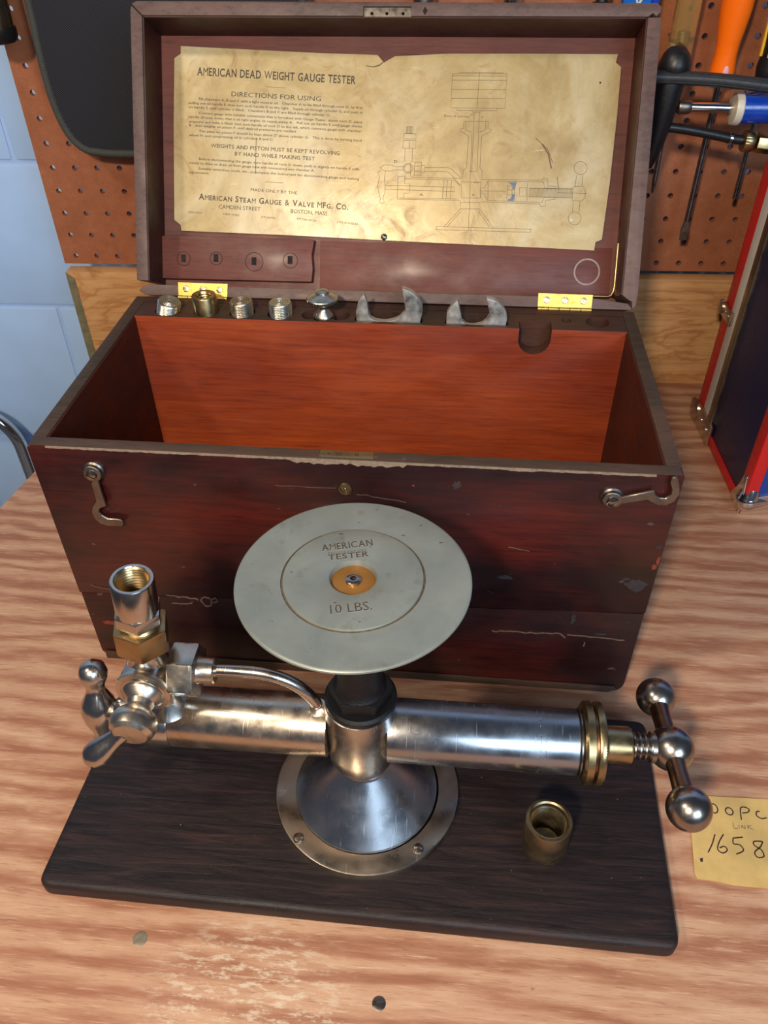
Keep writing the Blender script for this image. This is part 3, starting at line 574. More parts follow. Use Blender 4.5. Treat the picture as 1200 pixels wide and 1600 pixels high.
for args, w in (((0.072, 0.0835, 0.098, 0.0800, 12, 0.0007), 0.0007), ((0.075, 0.0735, 0.092, 0.0755, 9, 0.0008), 0.0006), ((0.33, 0.0650, 0.383, 0.0668, 16, 0.0008), 0.0006),
                ((0.383, 0.0668, 0.387, 0.0625, 4, 0.0004), 0.0009), ((0.388, 0.0665, 0.432, 0.0640, 10, 0.0005), 0.0005), ((0.012, 0.0895, 0.045, 0.0815, 10, 0.0008), 0.0005),
                ((0.228, 0.1965, 0.262, 0.1915, 12, 0.0005), 0.0002), ((0.172, 0.2005, 0.214, 0.2005, 9, 0.0004), 0.0002), ((0.335, 0.155, 0.350, 0.152, 6, 0.0003), 0.0004)):
    ribbon(sc, wander(*args), w, -0.0006, 0.0004, FR)
kn = [(0.1045+0.0042*math.cos(a)*random.uniform(0.8, 1.25), 0.0785+0.0048*math.sin(a)*random.uniform(0.8, 1.25)) for a in [k*2*PI/13 for k in range(14)]]
ribbon(sc, kn, 0.0008, -0.0006, 0.0005, FR)
ribbon(sc, [(0.1085, 0.081), (0.112, 0.0835), (0.1135, 0.0795), (0.109, 0.0775)], 0.0007, -0.0006, 0.0005, FR)
ribbon(sc, [(0.4025, 0.0585), (0.4022, 0.0545)], 0.0010, -0.0006, 0.0005, FR)
o = sc.build('scratches', M['scratch'], case)

o['kind'] = 'stuff'
def blotch(x, z, rx, rz, n=18):
    return [(x+rx*math.cos(a)*random.uniform(0.55, 1.15), z+rz*math.sin(a)*random.uniform(0.5, 1.15)) for a in [2*PI*k/n for k in range(n)]]
random.seed(11)
sf = MB()
for x, z, rx, rz in ((0.4290, 0.1240, 0.0085, 0.0070), (0.4215, 0.1300, 0.0030, 0.0018), (0.3355, 0.1245, 0.0080, 0.0022), (0.2960, 0.2080, 0.0034, 0.0040), (0.3900, 0.0850, 0.0020, 0.0060), (0.2900, 0.1120, 0.0040, 0.0012), (0.4130, 0.0690, 0.0050, 0.0012), (0.3050, 0.1340, 0.0016, 0.0060), (0.4380, 0.1620, 0.0024, 0.0016)):
    sf.prism(blotch(x, z, rx, rz), -0.0004, 0.00012, FR)
sf.build('scuffs', M['scuff'], case)['kind'] = 'stuff'
bw_ = MB()
for x, z, rx, rz in ((0.4400, 0.1500, 0.0012, 0.0050), (0.4385, 0.1435, 0.0018, 0.0030), (0.0655, 0.0800, 0.0012, 0.0008), (0.2670, 0.2060, 0.0010, 0.0008), (0.020, 0.0450, 0.0100, 0.0030)):
    bw_.prism(blotch(x, z, rx, rz, 12), -0.0004, 0.00014, FR)
bw_.build('bare_wood_chips', M['bare'], case)['kind'] = 'stuff'
# keyhole escutcheon and lock plate
ek = MB(); ek.lathe([(0.0048, 0), (0.0050, 0.0006), (0.0045, 0.0016), (0.0034, 0.0017), (0.0030, 0.0005), (1e-4, 0.0005)], FR @ Matrix.Translation((0.2205, 0.2008, 0)), 28)
esc = ek.build('keyhole_escutcheon', M['brass_dark'], case)
MB().ball(FR @ Vector((0.2205, 0.2008, 0.0005)), 0.0013, 12).build('key_pin', M['iron'], esc)
lp = MB().box((0.2035, 0.0012, H-0.002), (0.2400, 0.0088, H+0.0011)).build('lock_plate', M['brass'], case, 0.0003)
cut(lp, [MB().lathe([(0.0016, -0.001), (0.0016, 0.004)], Matrix.Translation((x, 0.0052, H)), 14) for x in (0.2165, 0.2285)]+[MB().box((0.2090, 0.0035, H), (0.2112, 0.0066, H+0.003)), MB().box((0.2222, 0.0045, H), (0.2238, 0.0066, H+0.003))])

# hook latches
def hook(name, outline, piv, zoff):
    m = MB(); m.prism(outline, 0.0022, 0.0042, FR)
    m.lathe([(0.0066, 0.0020), (0.0068, 0.0042), (0.0060, 0.0048), (0.001, 0.0048)], FR @ Matrix.Translation((piv[0], piv[1], 0)), 26)
    h = m.build(name, M['iron'], case, 0.0004, 1)
    MB().lathe([(0.0078, 0), (0.0078, 0.0010), (0.0068, 0.0021), (0.001, 0.0021)], FR @ Matrix.Translation((piv[0], piv[1], 0)), 28).build('washer', M['iron'], h)
    slot_screw('pivot_screw', 0.0038, 0.0026, M['nickel_dark'], h, FR @ Matrix.Translation((piv[0], piv[1], 0.0046)), -0.6 if zoff else 0.3)
    return h
hL = [(0.0409,0.1967),(0.0406,0.181),(0.0364,0.1753),(0.0345,0.1698),(0.0353,0.1637),(0.0382,0.1596),(0.0435,0.1575),(0.0543,0.1579),(0.0565,0.1600),(0.0565,0.1622),(0.0548,0.1644),(0.051,0.1648),(0.0452,0.1647),(0.042,0.1672),(0.0402,0.1708),(0.0417,0.1739),(0.0474,0.1767),(0.0467,0.1985),(0.0445,0.203)]
hR = [(0.4037,0.2079),(0.4238,0.2153),(0.4248,0.2118),(0.4283,0.2091),(0.4322,0.2091),(0.4347,0.2125),(0.4344,0.2167),(0.4319,0.2224),(0.4326,0.2258),(0.4345,0.2268),(0.4362,0.2263),(0.4381,0.2219),(0.4401,0.2128),(0.438,0.2063),(0.4335,0.203),(0.4282,0.203),(0.4239,0.2049),(0.4209,0.2069),(0.4045,0.2023)]
h1 = hook('hook_latch', hL, (0.0440, 0.2055), 1); h1['label'] = 'iron hook latch hanging down at the left of the front'
h2 = hook('hook_latch', hR, (0.3986, 0.2050), 0); h2['label'] = 'iron hook latch pointing right at the right of the front'

# tool rack along the back, with holes, slots and a scooped notch
rk = MB().box((TH+0.0002, D-RW, 0.012), (W-TH-0.0002, D-TH-0.0002, H)).build('tool_rack', M['case_in'], case, 0.0006)
ZC = Matrix.Translation((0, 0, 0))
cs = []
def hole(x, y, r, d):
    if y < 0.2083 and r > 0.0105 and x < 0.15: y, r = 0.2072, 0.0112
    cs.append(MB().lathe([(r, H-d), (r, H+0.01)], Matrix.Translation((x, y, 0)), 28, False))
for x in (0.0400, 0.0745, 0.1066, 0.1402): hole(x-0.003, 0.2065, 0.0122, 0.05)
hole(0.1740, 0.2072, 0.0112, 0.05); hole(0.1648, 0.2070, 0.0088, 0.05); hole(0.1895, 0.2070, 0.0085, 0.05)
cs.append(MB().box((0.2030, 0.1985, H-0.09), (0.2612, 0.2066, H+0.01))); cs.append(MB().box((0.2800, 0.1990, H-0.09), (0.3335, 0.2066, H+0.01)))
for xc in (0.229, 0.3055): cs.append(MB().lathe([(0.0145, H-0.05), (0.0145, H+0.01)], Matrix.Translation((xc, 0.2085, 0)) @ Matrix.Diagonal((1.1, 0.7, 1, 1)), 28, False))
hole(0.3827, 0.2120, 0.0042, 0.006); hole(0.4085, 0.2105, 0.0098, 0.03)
u = [(0.3425, H+0.01), (0.3425, H-0.0095)]+[(0.3560+0.0135*math.cos(PI+PI*k/14), H-0.0095+0.0135*math.sin(PI+PI*k/14)) for k in range(1, 14)]+[(0.3695, H-0.0095), (0.3695, H+0.01)]
cs.append(MB().prism(u, -0.2085, -0.1900, frame((0, 0, 0), (1, 0, 0), (0, 0, 1), (0, -1, 0))))
cut(rk, cs)
# dark worn top skin of rack and back board as second material by height
rk.data.materials.append(M['rack_top'])
for p in rk.data.polygons:
    if p.normal.z > 0.7 or (p.center.y > D-RW+0.0012 and p.center.y < D-TH-0.001): p.material_index = 1
bk_ = [o for o in case.children if o.name.startswith('back_board')][0]; bk_.data.materials.append(M['rack_top'])
for p in bk_.data.polygons:
    if p.normal.z > 0.7: p.material_index = 1

# ------------------------------------------------------------------ lid
LT = 0.50399; LUP = Vector((0, math.sin(LT), math.cos(LT))); LN = Vector((0, -math.cos(LT), math.sin(LT)))
LF = frame((0, D, H+0.0008), (1, 0, 0), LUP, LN)        # local x right, y up the lid, z towards the room
LH = 0.2400; LD = 0.042
def lidpart(name, poly, z0, z1, mat, bev=0.0008, parent=None):
    return MB().prism(poly, z0, z1, LF).build(name, mat, parent or case, bev)
LB = -LD-0.009
lidpart('lid_rail', [(0.0005, 0.0131), (0.0112, 0.0128), (0.0108, LH-TH-0.0004), (0.0016, LH-0.002), (0.0006, LH-0.006)], LB, 0, M['lid_rim'], 0.0010)
lidpart('lid_rail', [(W-0.0110, 0.0125), (W-0.0060, 0.0090), (W-0.0025, 0.0072), (W-0.0020, 0.0010), (W+0.0012, 0.0040), (W+0.0020, 0.0150), (W, LH-0.0105), (W-0.0108, LH-0.0105)], LB, 0, M['lid_rim'], 0.0008)
tr = lidpart('lid_rail', [(0.0016, LH-0.0012), (0.0112, LH-TH), (W-0.0108, LH-TH), (W-0.0070, LH-TH+0.0028), (W-0.0045, LH-TH+0.0002), (W-0.0010, LH-0.0065), (W-0.0005, LH-0.003), (W-0.004, LH), (0.006, LH+0.0010)], LB, 0, M['lid_rim'], 0.0008)
br_ = lidpart('lid_rail', [(0.0020, 0.0040), (0.0085, 0.0005), (W-0.0030, 0.0003), (W-0.0022, 0.0020), (W-0.0060, 0.0058), (0.402, 0.0098), (0.012, 0.0098), (0.0060, 0.0080)], LB, 0, M['lid_rim'], 0.0008)
lidpart('lid_panel', [(0.0088, 0.0080), (W-0.0088, 0.0080), (W-0.0088, LH-0.008), (0.0088, LH-0.008)], -LD-0.0085, -LD, M['lid_panel'], 0)
lidpart('lid_lining', [(0.0112, 0.0128), (0.0122, 0.0128), (0.0122, LH-TH-0.001), (0.0112, LH-TH-0.001)], -LD+0.0004, -0.001, M['case_side_in'], 0)
lidpart('lid_lining', [(W-0.0120, 0.0128), (W-0.0110, 0.0128), (W-0.0110, LH-TH-0.001), (W-0.0120, LH-TH-0.001)], -LD+0.0004, -0.001, M['case_side_in'], 0)
lidpart('lid_lining', [(0.0125, LH-TH-0.0012), (W-0.0125, LH-TH-0.0012), (W-0.0125, LH-TH-0.0002), (0.0125, LH-TH-0.0002)], -LD+0.0004, -0.001, M['case_side_in'], 0)
blkp = lidpart('lid_block', [(0.0122, 0.0178), (0.1540, 0.0185), (0.1550, 0.0300), (0.1538, 0.0430), (0.1560, 0.0560), (0.0122, 0.0562)], -LD, -LD+0.0085, M['lid_panel'], 0.0008)
lidpart('lid_block', [(0.1605, 0.0120), (0.4260, 0.0120), (0.4260, 0.0560), (0.1605, 0.0560)], -LD, -LD+0.0010, M['lid_panel'], 0.0004)
# impressions left by the tools
im = MB()
for cx, cy, r in ((0.033, 0.036, 0.0065), (0.064, 0.037, 0.006), (0.100, 0.035, 0.0085), (0.134, 0.037, 0.0070)):
    im.lathe([(r, 0), (r, 0.0003), (r-0.0005, 0.0003), (r-0.0005, 0)], LF @ Matrix.Translation((cx, cy, -LD+0.0084)), 30, True, False)
    im.box((cx-0.0025, cy-0.003, 0), (cx+0.002, cy+0.004, 0.00025), LF @ Matrix.Translation((0, 0, -LD+0.0084)))
im.build('tool_impressions', M['dark_hole'], case)['kind'] = 'stuff'
rs = MB().lathe([(0.0118, 0), (0.0118, 0.0003), (0.0103, 0.0003), (0.0103, 0)], LF @ Matrix.Translation((0.4050, 0.0350, -LD+0.0010)), 40, True, False)
rs.build('ring_stain', M['chalk'], case)
# emptied lock recess in the top rail
cut(tr, [MB().prism([(0.1997, LH-TH-0.002), (0.2395, LH-TH-0.002), (0.2395, LH-0.0022), (0.1997, LH-0.0022)], -0.0035, 0.01, LF)]
        + [MB().lathe([(0.0013, -0.010), (0.0013, 0.002)], LF @ Matrix.Translation((x, LH-0.0066, 0)), 14) for x in (0.2065, 0.2190, 0.2325)])
lr = MB().prism([(0.2000, LH-TH+0.0004), (0.2392, LH-TH+0.0004), (0.2392, LH-0.0024), (0.2000, LH-0.0024)], -0.0036, -0.0033, LF)
lro = lr.build('lock_recess', M['iron'], case)
cut(lro, [MB().lathe([(0.0013, -0.010), (0.0013, 0.002)], LF @ Matrix.Translation((x, LH-0.0066, 0)), 14) for x in (0.2065, 0.2190, 0.2325)])
MB().prism([(0.2490, LH-0.0065), (0.2508, LH-0.0030), (0.2528, LH-0.0062), (0.2508, LH-0.0095)], 0, 0.0002, LF).build('keyhole_mark', M['dark_hole'], case)

# hinges
def hinge(u0, u1, label):
    h = MB().prism([(u0, 0.0008), (u1, 0.0004), (u1+0.0003, 0.0121), (u0-0.0002, 0.0123)], 0.0000, 0.0011, LF).build('hinge', M['hinge'], case, 0.0002, 1)
    h['label'] = label
    n = 5; w = (u1-u0)/n
    for i in range(n):
        MB().tube([LF @ Vector((u0+w*i+0.0003, -0.0008, 0.0012)), LF @ Vector((u0+w*(i+1)-0.0003, -0.0008, 0.0012))], 0.0017, 12).build('knuckle', M['hinge'], h)
    for k, a in ((0.16, 0.3), (0.5, 1.4), (0.84, -0.6)):
        slot_screw('hinge_screw', 0.0029, 0.0008, M['nickel_warm'], h, LF @ Matrix.Translation((u0+(u1-u0)*k, 0.0066, 0.0010)), a)
hinge(0.0392, 0.0843, 'bright brass hinge at the left of the lid')
hinge(0.3592, 0.4055, 'bright brass hinge at the right of the lid')

# brass instruction sheet
SH = json.loads(SHEET)
outl = [(p[0]/1000, p[1]/1000) for p in OUTL]
zs = -LD+0.0021
sheet = MB().prism(list(reversed(outl)), zs, zs+0.0005, LF).build('instruction_plate', M['sheet'], case)
sheet['label'] = 'aged brass sheet with printed directions and a line drawing of the tester'
zt = zs+0.00062
for s, p0, p1, ch, bold in SH['T']:
    a = Vector((p0[0], p0[1]))/1000; b = Vector((p1[0], p1[1]))/1000; d = b-a
    Mx = LF @ Matrix.Translation((a.x, a.y, zt)) @ Matrix.Rotation(math.atan2(d.y, d.x), 4, 'Z')
    mat = M['ink'] if (bold or ch > 5) else M['ink_thin'] if ch < 3.2 else M['ink']
    if bold: roman_obj('lettering', s, mat, sheet, Mx, d.length, ch*0.00056, 0.020 if ch > 6 else 0.008, 0.8 if 'STEAM' in s else None)
    else: text_obj('lettering', s, mat, sheet, Mx, d.length, ch*0.00056, 0.0 if ch > 4 else 0.006)
dg_ = MB()
for pl in SH['P']:
    ribbon(dg_, [(p[0]/1000, p[1]/1000) for p in pl], 0.00034, zt-0.0001, zt, LF)
dg_.build('line_drawing', M['ink_thin'], sheet)['kind'] = 'stuff'
db = MB()
for pl in SH['DK']: db.prism([(p[0]/1000, p[1]/1000) for p in pl], zt-0.0001, zt+0.0001, LF)
db.build('blue_shading', M['ink_blue'], sheet)
# strokes and creases scratched into the sheet
cr = MB()
for pts, w in (([(0.357, 0.142), (0.363, 0.134), (0.3665, 0.122)], 0.0012), ([(0.351, 0.147), (0.362, 0.138), (0.3672, 0.127)], 0.0006), ([(0.372, 0.115), (0.3745, 0.104)], 0.0006), ([(0.1000, 0.144), (0.0998, 0.1305), (0.0996, 0.113)], 0.0005)):
    ribbon(cr, pts, w, zt-0.0001, zt, LF)
cr.build('scratches', M['ink_thin'], sheet)['kind'] = 'stuff'
nb = MB().lathe([(0.0030, 0), (0.0027, 0.0010), (0.0015, 0.0018), (1e-4, 0.0020)], LF @ Matrix.Translation((0.2196, 0.0606, zs+0.0004)), 20).build('nail', M['iron'], sheet)
MB().lathe([(0.0008, 0), (0.0006, 0.0002), (1e-4, 0.0003)], LF @ Matrix.Translation((0.4030, 0.1925, zs+0.0005)), 12).build('nail_hole', M['dark_hole'], sheet)
cu_ = MB(); ribbon(cu_, [(0.1985, 0.2045), (0.2050, 0.2035), (0.2105, 0.2050), (0.2140, 0.2078)], [0.0003, 0.0005, 0.0007, 0.0004], zt-0.0001, zt+0.0004, LF)
cu_.build('torn_edge', M['ink'], sheet)
MB().lathe([(0.0014, 0), (0.0014, 0.0002), (1e-4, 0.0003)], LF @ Matrix.Translation((0.3873, 0.0790, zs+0.0005)), 14).build('bare_spot', M['white_plastic'], sheet)

# bent rod standing in the corner of the lid: separate thing
rod = MB().tube([LF @ Vector(p) for p in ((0.3915, 0.0142, -0.0350), (0.4240, 0.0140, -0.0350), (0.4272, 0.0150, -0.0350), (0.4290, 0.0180, -0.0350), (0.4297, 0.0230, -0.0350), (0.4297, 0.0600, -0.0350))], 0.0014, 12)
tag(rod.build('bent_rod', M['brass']), 'thin brass rod bent into an L in the lower right corner of the lid', 'rod')

# ------------------------------------------------------------------ fittings standing in the rack
def thread_prof(r, z0, z1, n, d=0.0006):
    out = []
    for i in range(n):
        a = z0+(z1-z0)*i/n; b = z0+(z1-z0)*(i+1)/n
        out += [(r-d, a), (r, a+(b-a)*0.35), (r, a+(b-a)*0.65)]
    return out+[(r-d, z1)]
def top_rings(r, z, n=4):
    """concentric grooves of the end face, going inwards"""
    out = []
    for i in range(n):
        a = r*(1-i/(n+0.6)); b = r*(1-(i+0.75)/(n+0.6)); out += [(a, z), (b+0.0002, z), (b, z-0.0006)]
    return out+[(r*0.16, z-0.0006), (r*0.14, z-0.003), (1e-4, z-0.003)]
def plug(label, x, y, z, mat, tilt, r=0.0100, L=0.024):
    o = thing('threaded_plug', label, 'fitting', (x, y, z-L), 0, 'threaded plugs in the rack'); o.rotation_euler = tilt
    MB().lathe([(r*0.8, 0)]+thread_prof(r, 0.001, L-0.0010, 15, 0.0005)+[(r-0.0009, L)]+top_rings(r-0.0014, L), I4_, 36).build('threaded_body', mat, o)
    return o
I4_ = Matrix.Identity(4)
plug('silvery threaded plug leaning over at the left end of the rack', 0.0335, 0.2075, H+0.0110, M['plug_silver'], (0.08, 0.30, 0))
plug('browner threaded plug standing just right of the brass bushing', 0.1036, 0.2072, H+0.0118, M['plug_brown'], (0, 0, 0))
plug('silvery upright threaded plug left of the mushroom knob', 0.1378, 0.2072, H+0.0116, M['plug_silver'], (0, 0, 0))
bs = thing('brass_bushing', 'smooth brass bushing standing second from left in the rack', 'fitting', (0.0716, 0.2065, H-0.028))
MB().lathe([(0.0090, 0), (0.0106, 0.001), (0.0107, 0.0435), (0.0102, 0.0443), (0.0070, 0.0443)]+[(0.0067-0.0006*(i % 2), 0.0435-0.0012*i) for i in range(10)]+[(0.0062, 0.030), (1e-4, 0.030)], Matrix.Identity(4), 36).build('bushing_body', M['brass'], bs)
kn_ = thing('mushroom_knob', 'domed metal knob with a knurled rim standing in the rack', 'knob', (0.1752, 0.2065, H-0.02))
MB().lathe([(0.0040, 0), (0.0085, 0.004), (0.0092, 0.0205), (0.0085, 0.0225), (0.0048, 0.0262), (0.0040, 0.0285), (0.0046, 0.0315)], Matrix.Identity(4), 32).build('stem', M['nickel_warm'], kn_)
MB().lathe([(0.0046, 0.0310), (0.0110, 0.0332), (0.0136, 0.0352), (0.0138, 0.0370), (0.0130, 0.0378)], Matrix.Identity(4), 90, True, True, (2, 3, 0.0004)).build('knurled_rim', M['plug_silver'], kn_)
MB().lathe([(0.0130, 0.0376), (0.0085, 0.0400), (0.0060, 0.0408), (0.0054, 0.0432), (0.0036, 0.0442), (1e-4, 0.0446)], Matrix.Identity(4), 40).build('domed_cap', M['plug_silver'], kn_)

def wrench(label, jaw, cx, xs, tail):
    o = thing('open_end_wrench', label, 'wrench', (cx, 0.2028, H-0.080), 0, 'wrenches standing in the rack')
    poly = [(x-cx, z-(H-0.080)) for x, z in jaw]
    poly = poly+[(tail[1]-cx, 0.070), (tail[1]-cx-0.004, 0.045), (tail[1]-cx-0.010, 0.002), (tail[0]-cx+0.010, 0.002), (tail[0]-cx+0.004, 0.045), (tail[0]-cx, 0.070)]
    MB().prism(poly, -0.0030, 0.0030, frame((0, 0, 0), (1, 0, 0), (0, 0, 1), (0, -1, 0))).build('wrench_body', M['wrench'], o, 0.0007, 2)
w1 = [(0.2046,0.2245),(0.2044,0.2334),(0.2065,0.2417),(0.2090,0.2460),(0.2119,0.249),(0.2141,0.2408),(0.2149,0.232),(0.217,0.2274),(0.2210,0.2253),(0.2258,0.2247),(0.2300,0.2247),(0.2346,0.2256),(0.2390,0.2275),(0.2423,0.23),(0.2464,0.2349),(0.2462,0.2390),(0.2455,0.2441),(0.2435,0.2554),(0.2497,0.2534),(0.2532,0.2510),(0.2562,0.2479),(0.2590,0.2440),(0.2606,0.24),(0.2609,0.2365),(0.2607,0.233),(0.2592,0.2265)]
w2 = [(0.2813,0.226),(0.2812,0.2310),(0.2816,0.2349),(0.2845,0.2404),(0.2898,0.246),(0.292,0.2387),(0.2942,0.2285),(0.2978,0.2245),(0.3010,0.2236),(0.3048,0.2236),(0.311,0.2253),(0.3151,0.2293),(0.317,0.2332),(0.3166,0.2365),(0.3156,0.2402),(0.3135,0.2491),(0.3194,0.2476),(0.3230,0.2457),(0.3259,0.2432),(0.3285,0.2402),(0.3307,0.2366),(0.3318,0.2330),(0.332,0.2299),(0.3316,0.2268)]
wrench('larger steel open-end wrench standing upright in the rack beside the mushroom knob', w1, 0.2325, None, (0.205, 0.2592))
wrench('smaller steel open-end wrench standing upright in the rack nearest the empty notch', w2, 0.3065, None, (0.282, 0.3314))

# ================================================================== TESTER
TX, TY, TR = 0.2421, -0.1145, 0.0068
T = thing('gauge_tester', 'nickel and steel dead weight gauge tester screwed to a black board', 'instrument', (TX, TY, 0), TR)
def tl(x, y):
    dx, dy = x-TX, y-TY; return (dx*math.cos(TR)+dy*math.sin(TR), -dx*math.sin(TR)+dy*math.cos(TR))
I4 = Matrix.Identity(4)
# board
q = [tl(0.0325, -0.2020), tl(0.4485, -0.2055), tl(0.4523, -0.0370), tl(0.0385, -0.0340)]
poly = []
for i in range(4):
    p, a, b = Vector(q[i]), Vector(q[i-1]), Vector(q[(i+1) % 4]); r = 0.009
    pa = p+(a-p).normalized()*r; pb = p+(b-p).normalized()*r
    for k in range(7):
        s = k/6; poly.append(tuple(pa*(1-s)**2+p*2*s*(1-s)+pb*s*s))
BT = 0.0157
MB().prism(poly, 0, BT, I4).build('mounting_board', M['board'], T, 0.0048, 4, True, 0.9)
# foot
MB().lathe([(0.0500, BT), (0.0655, BT), (0.0656, BT+0.0030), (0.0650, BT+0.0046), (0.0640, BT+0.0050), (0.0512, BT+0.0052)], Matrix.Translation((0.0015, 0, 0)), 96, True, False).build('base_ring', M['ring'], T)
MB().lathe([(0.0508, BT), (0.0508, BT+0.0050), (0.0498, BT+0.0066), (0.0172, 0.0520), (0.0162, 0.0540)], Matrix.Translation((0.0010, 0, 0)), 96).build('cone', M['turned_steel_cone'], T)
for x, y in ((-0.0412, -0.0432), (0.0405, -0.0440), (-0.0405, 0.0440), (0.0425, 0.0425)):
    s_ = slot_screw('base_screw', 0.0036, 0.0024, M['nickel_dark'], T, Matrix.Translation((x, y, BT+0.0050)), 1.2)
# centre body
MB().lathe([(0.0150, 0.0500), (0.0164, 0.0508), (0.0170, 0.0570), (0.0186, 0.0590), (0.0212, 0.0625), (0.0226, 0.0680), (0.0230, 0.0760), (0.0231, 0.0920), (0.0230, 0.1120), (0.0225, 0.1205), (0.0190, 0.1222)], Matrix.Translation((-0.0008, 0, 0)), 72).build('centre_body', M['nickel'], T)
# cylinders
AX = lambda s: along((s, 0, 0.0914), (1, 0, 0))
MB().lathe([(0.0200, -0.126), (0.0203, -0.1255), (0.0203, -0.022)], AX(0), 80).build('supply_cylinder', M['nickel_warm'], T)
MB().lathe([(0.0209, 0.018), (0.0209, 0.1385), (0.0206, 0.1392)], AX(0), 80).build('pressure_cylinder', M['turned_steel_tube'], T)
MB().lathe([(0.0120, -0.1592), (0.0195, -0.1590), (0.0205, -0.1578), (0.0206, -0.1272), (0.0200, -0.1262)], AX(0), 80).build('end_cap', M['nickel'], T)
MB().lathe([(0.0100, -0.1660), (0.0108, -0.1650), (0.0108, -0.1600), (0.0100, -0.1590)], AX(0), 60, True, True, (0, 3, 0.0006)).build('gland_nut', M['nickel_dark'], T)
MB().lathe([(0.0038, -0.1800), (0.0038, -0.1640)], AX(0), 24).build('pump_rod', M['nickel'], T)
MB().lathe([(0.0198, 0.1390), (0.0198, 0.1420)], AX(0), 64).build('seal_gap', M['rubber'], T)
MB().lathe([(0.0216, 0.1400), (0.0216, 0.1408)], AX(0), 64).build('thin_washer', M['nickel_dark'], T)
MB().lathe([(0.0200, 0.1418), (0.0238, 0.1420), (0.0250, 0.1430), (0.0264, 0.1434), (0.0266, 0.1438), (0.0266, 0.1474), (0.0262, 0.1478), (0.0220, 0.1479)], AX(0), 180, True, True, (4, 5, 0.0006)).build('knurled_ring', M['brass'], T)
MB().lathe([(0.0222, 0.1478), (0.0218, 0.1494), (0.0222, 0.1506)], AX(0), 80).build('ring_neck', M['rod_bronze'], T)
MB().lathe([(0.0220, 0.1502), (0.0258, 0.1504), (0.0263, 0.1508), (0.0263, 0.1542), (0.0256, 0.1548), (0.0150, 0.1552)], AX(0), 180, True, True, (2, 3, 0.0006)).build('knurled_ring', M['brass'], T)
MB().lathe([(0.0150, 0.1552), (0.0130, 0.1568), (0.0120, 0.1590), (0.0119, 0.1725), (0.0112, 0.1740), (0.0080, 0.1741)], AX(0), 60).build('brass_collar', M['brass'], T)
MB().lathe([(0.0070, 0.170)]+thread_prof(0.0086, 0.1740, 0.1912, 5, 0.0016)+[(0.0070, 0.1915)], AX(0), 40).build('drive_screw', M['nickel_dark'], T)
# ball handle
ha = -0.188; hv = Vector((0, math.cos(ha), math.sin(ha))); hc = Vector((0.1998, 0, 0.0914))
hd = MB(); hd.ball(hc, 0.0145, 40)
hd.lathe([(0.0098, -0.0135), (0.0098, -0.0085)], along(hc, (1, 0, 0)), 32)
hnd = hd.build('handle_hub', M['nickel_dark'], T)
for sg in (-1, 1):
    MB().lathe([(0.0062, 0.010), (0.0060, 0.022), (0.0066, 0.0385)], along(hc, hv*sg), 32).build('handle_rod', M['rod_bronze'], T)
    MB().ball(hc+hv*sg*0.0478, 0.0134, 36).build('handle_ball', M['nickel_dark'], T)
# faint stamped marks round the pressure cylinder
mk = MB(); random.seed(5)
for row, (s0, na, step) in enumerate(((0.1145, 26, 0.085), (0.1178, 9, 0.075))):
    for k in range(na):
        a = 1.95-step*k if row == 0 else 1.15-step*k; a += random.uniform(-0.012, 0.012)
        if random.random() < 0.15: continue
        ang = a; R_ = 0.02092
        for j in range(random.choice((1, 2, 2))):
            sx = s0+random.uniform(-0.0006, 0.0006)
            c0 = Vector((sx, -math.cos(ang-1.1)*R_*0, 0))
            y0, z0 = -R_*math.sin(ang), 0.0914+R_*math.cos(ang)
            y1, z1 = -R_*math.sin(ang+0.035), 0.0914+R_*math.cos(ang+0.035)
            mk.tube([(sx, y0, z0), (sx+random.uniform(-0.0005, 0.0005), y1, z1)], 0.00013, 5)
mko = mk.build('stamped_marks', M['chrome'], T); mko['kind'] = 'stuff'
# black nut and neck carrying the piston
bn = MB(); bn.lathe([(0.0222, 0.1212), (0.0230, 0.1225), (0.0230, 0.1262), (0.0215, 0.1280)], I4, 64)
bn.build('nut_flange', M['black_nut'], T)
hx = [(0.0205*math.cos(PI/3*k+PI/6*0+0.0), 0.0205*math.sin(PI/3*k)) for k in range(6)]
nx = MB().prism(hx, 0.1275, 0.1375, Matrix.Rotation(0.05, 4, 'Z')).build('black_hex_nut', M['black_nut'], T, 0.0012, 2)
MB().lathe([(0.0170, 0.1370), (0.0148, 0.1400), (0.0142, 0.1450), (0.0138, 0.2180), (0.0138, 0.2262)], I4, 48).build('piston_housing', M['black_nut'], T)
# stopcock
SX = -0.134; SZ = 0.1372
b = MB(); b.ball((SX, 0, SZ), 0.0168, 40, 1, 1.0, 1.0)
b.lathe([(0.0145, -0.0175), (0.0165, -0.0160), (0.0168, -0.0080), (0.0168, 0.0090), (0.0150, 0.0150), (0.0110, 0.0170)], along((SX, 0, SZ), (0, 1, 0)), 48)
b.lathe([(0.0150, 0.004), (0.0118, 0.0170), (0.0108, 0.0200), (0.0106, 0.0245), (0.0090, 0.0250)], along((SX, 0, SZ), (0, 0, 1)), 40)
b.lathe([(0.0140, 0.006), (0.0112, 0.0130), (0.0100, 0.0175)], along((SX, 0, SZ), (1, 0, 0)), 40)
b.lathe([(0.0185, -0.0300), (0.0150, -0.0265), (0.0105, -0.0230), (0.0100, -0.0180), (0.0130, -0.0100)], along((SX+0.005, 0, SZ), (0, 0, 1)), 40)
b.build('stopcock_body', M['nickel'], T)
fl_ = MB(); fl_.lathe([(0.0150, 0.0120), (0.0172, 0.0135), (0.0176, 0.0155), (0.0172, 0.0172), (0.0140, 0.0176), (0.0128, 0.0164)], along((SX, 0, SZ), (0, -1, 0)), 56)
fl_.build('stopcock_flange', M['nickel_warm'], T)
pd = Vector((0.0, -0.985, -0.10)).normalized()
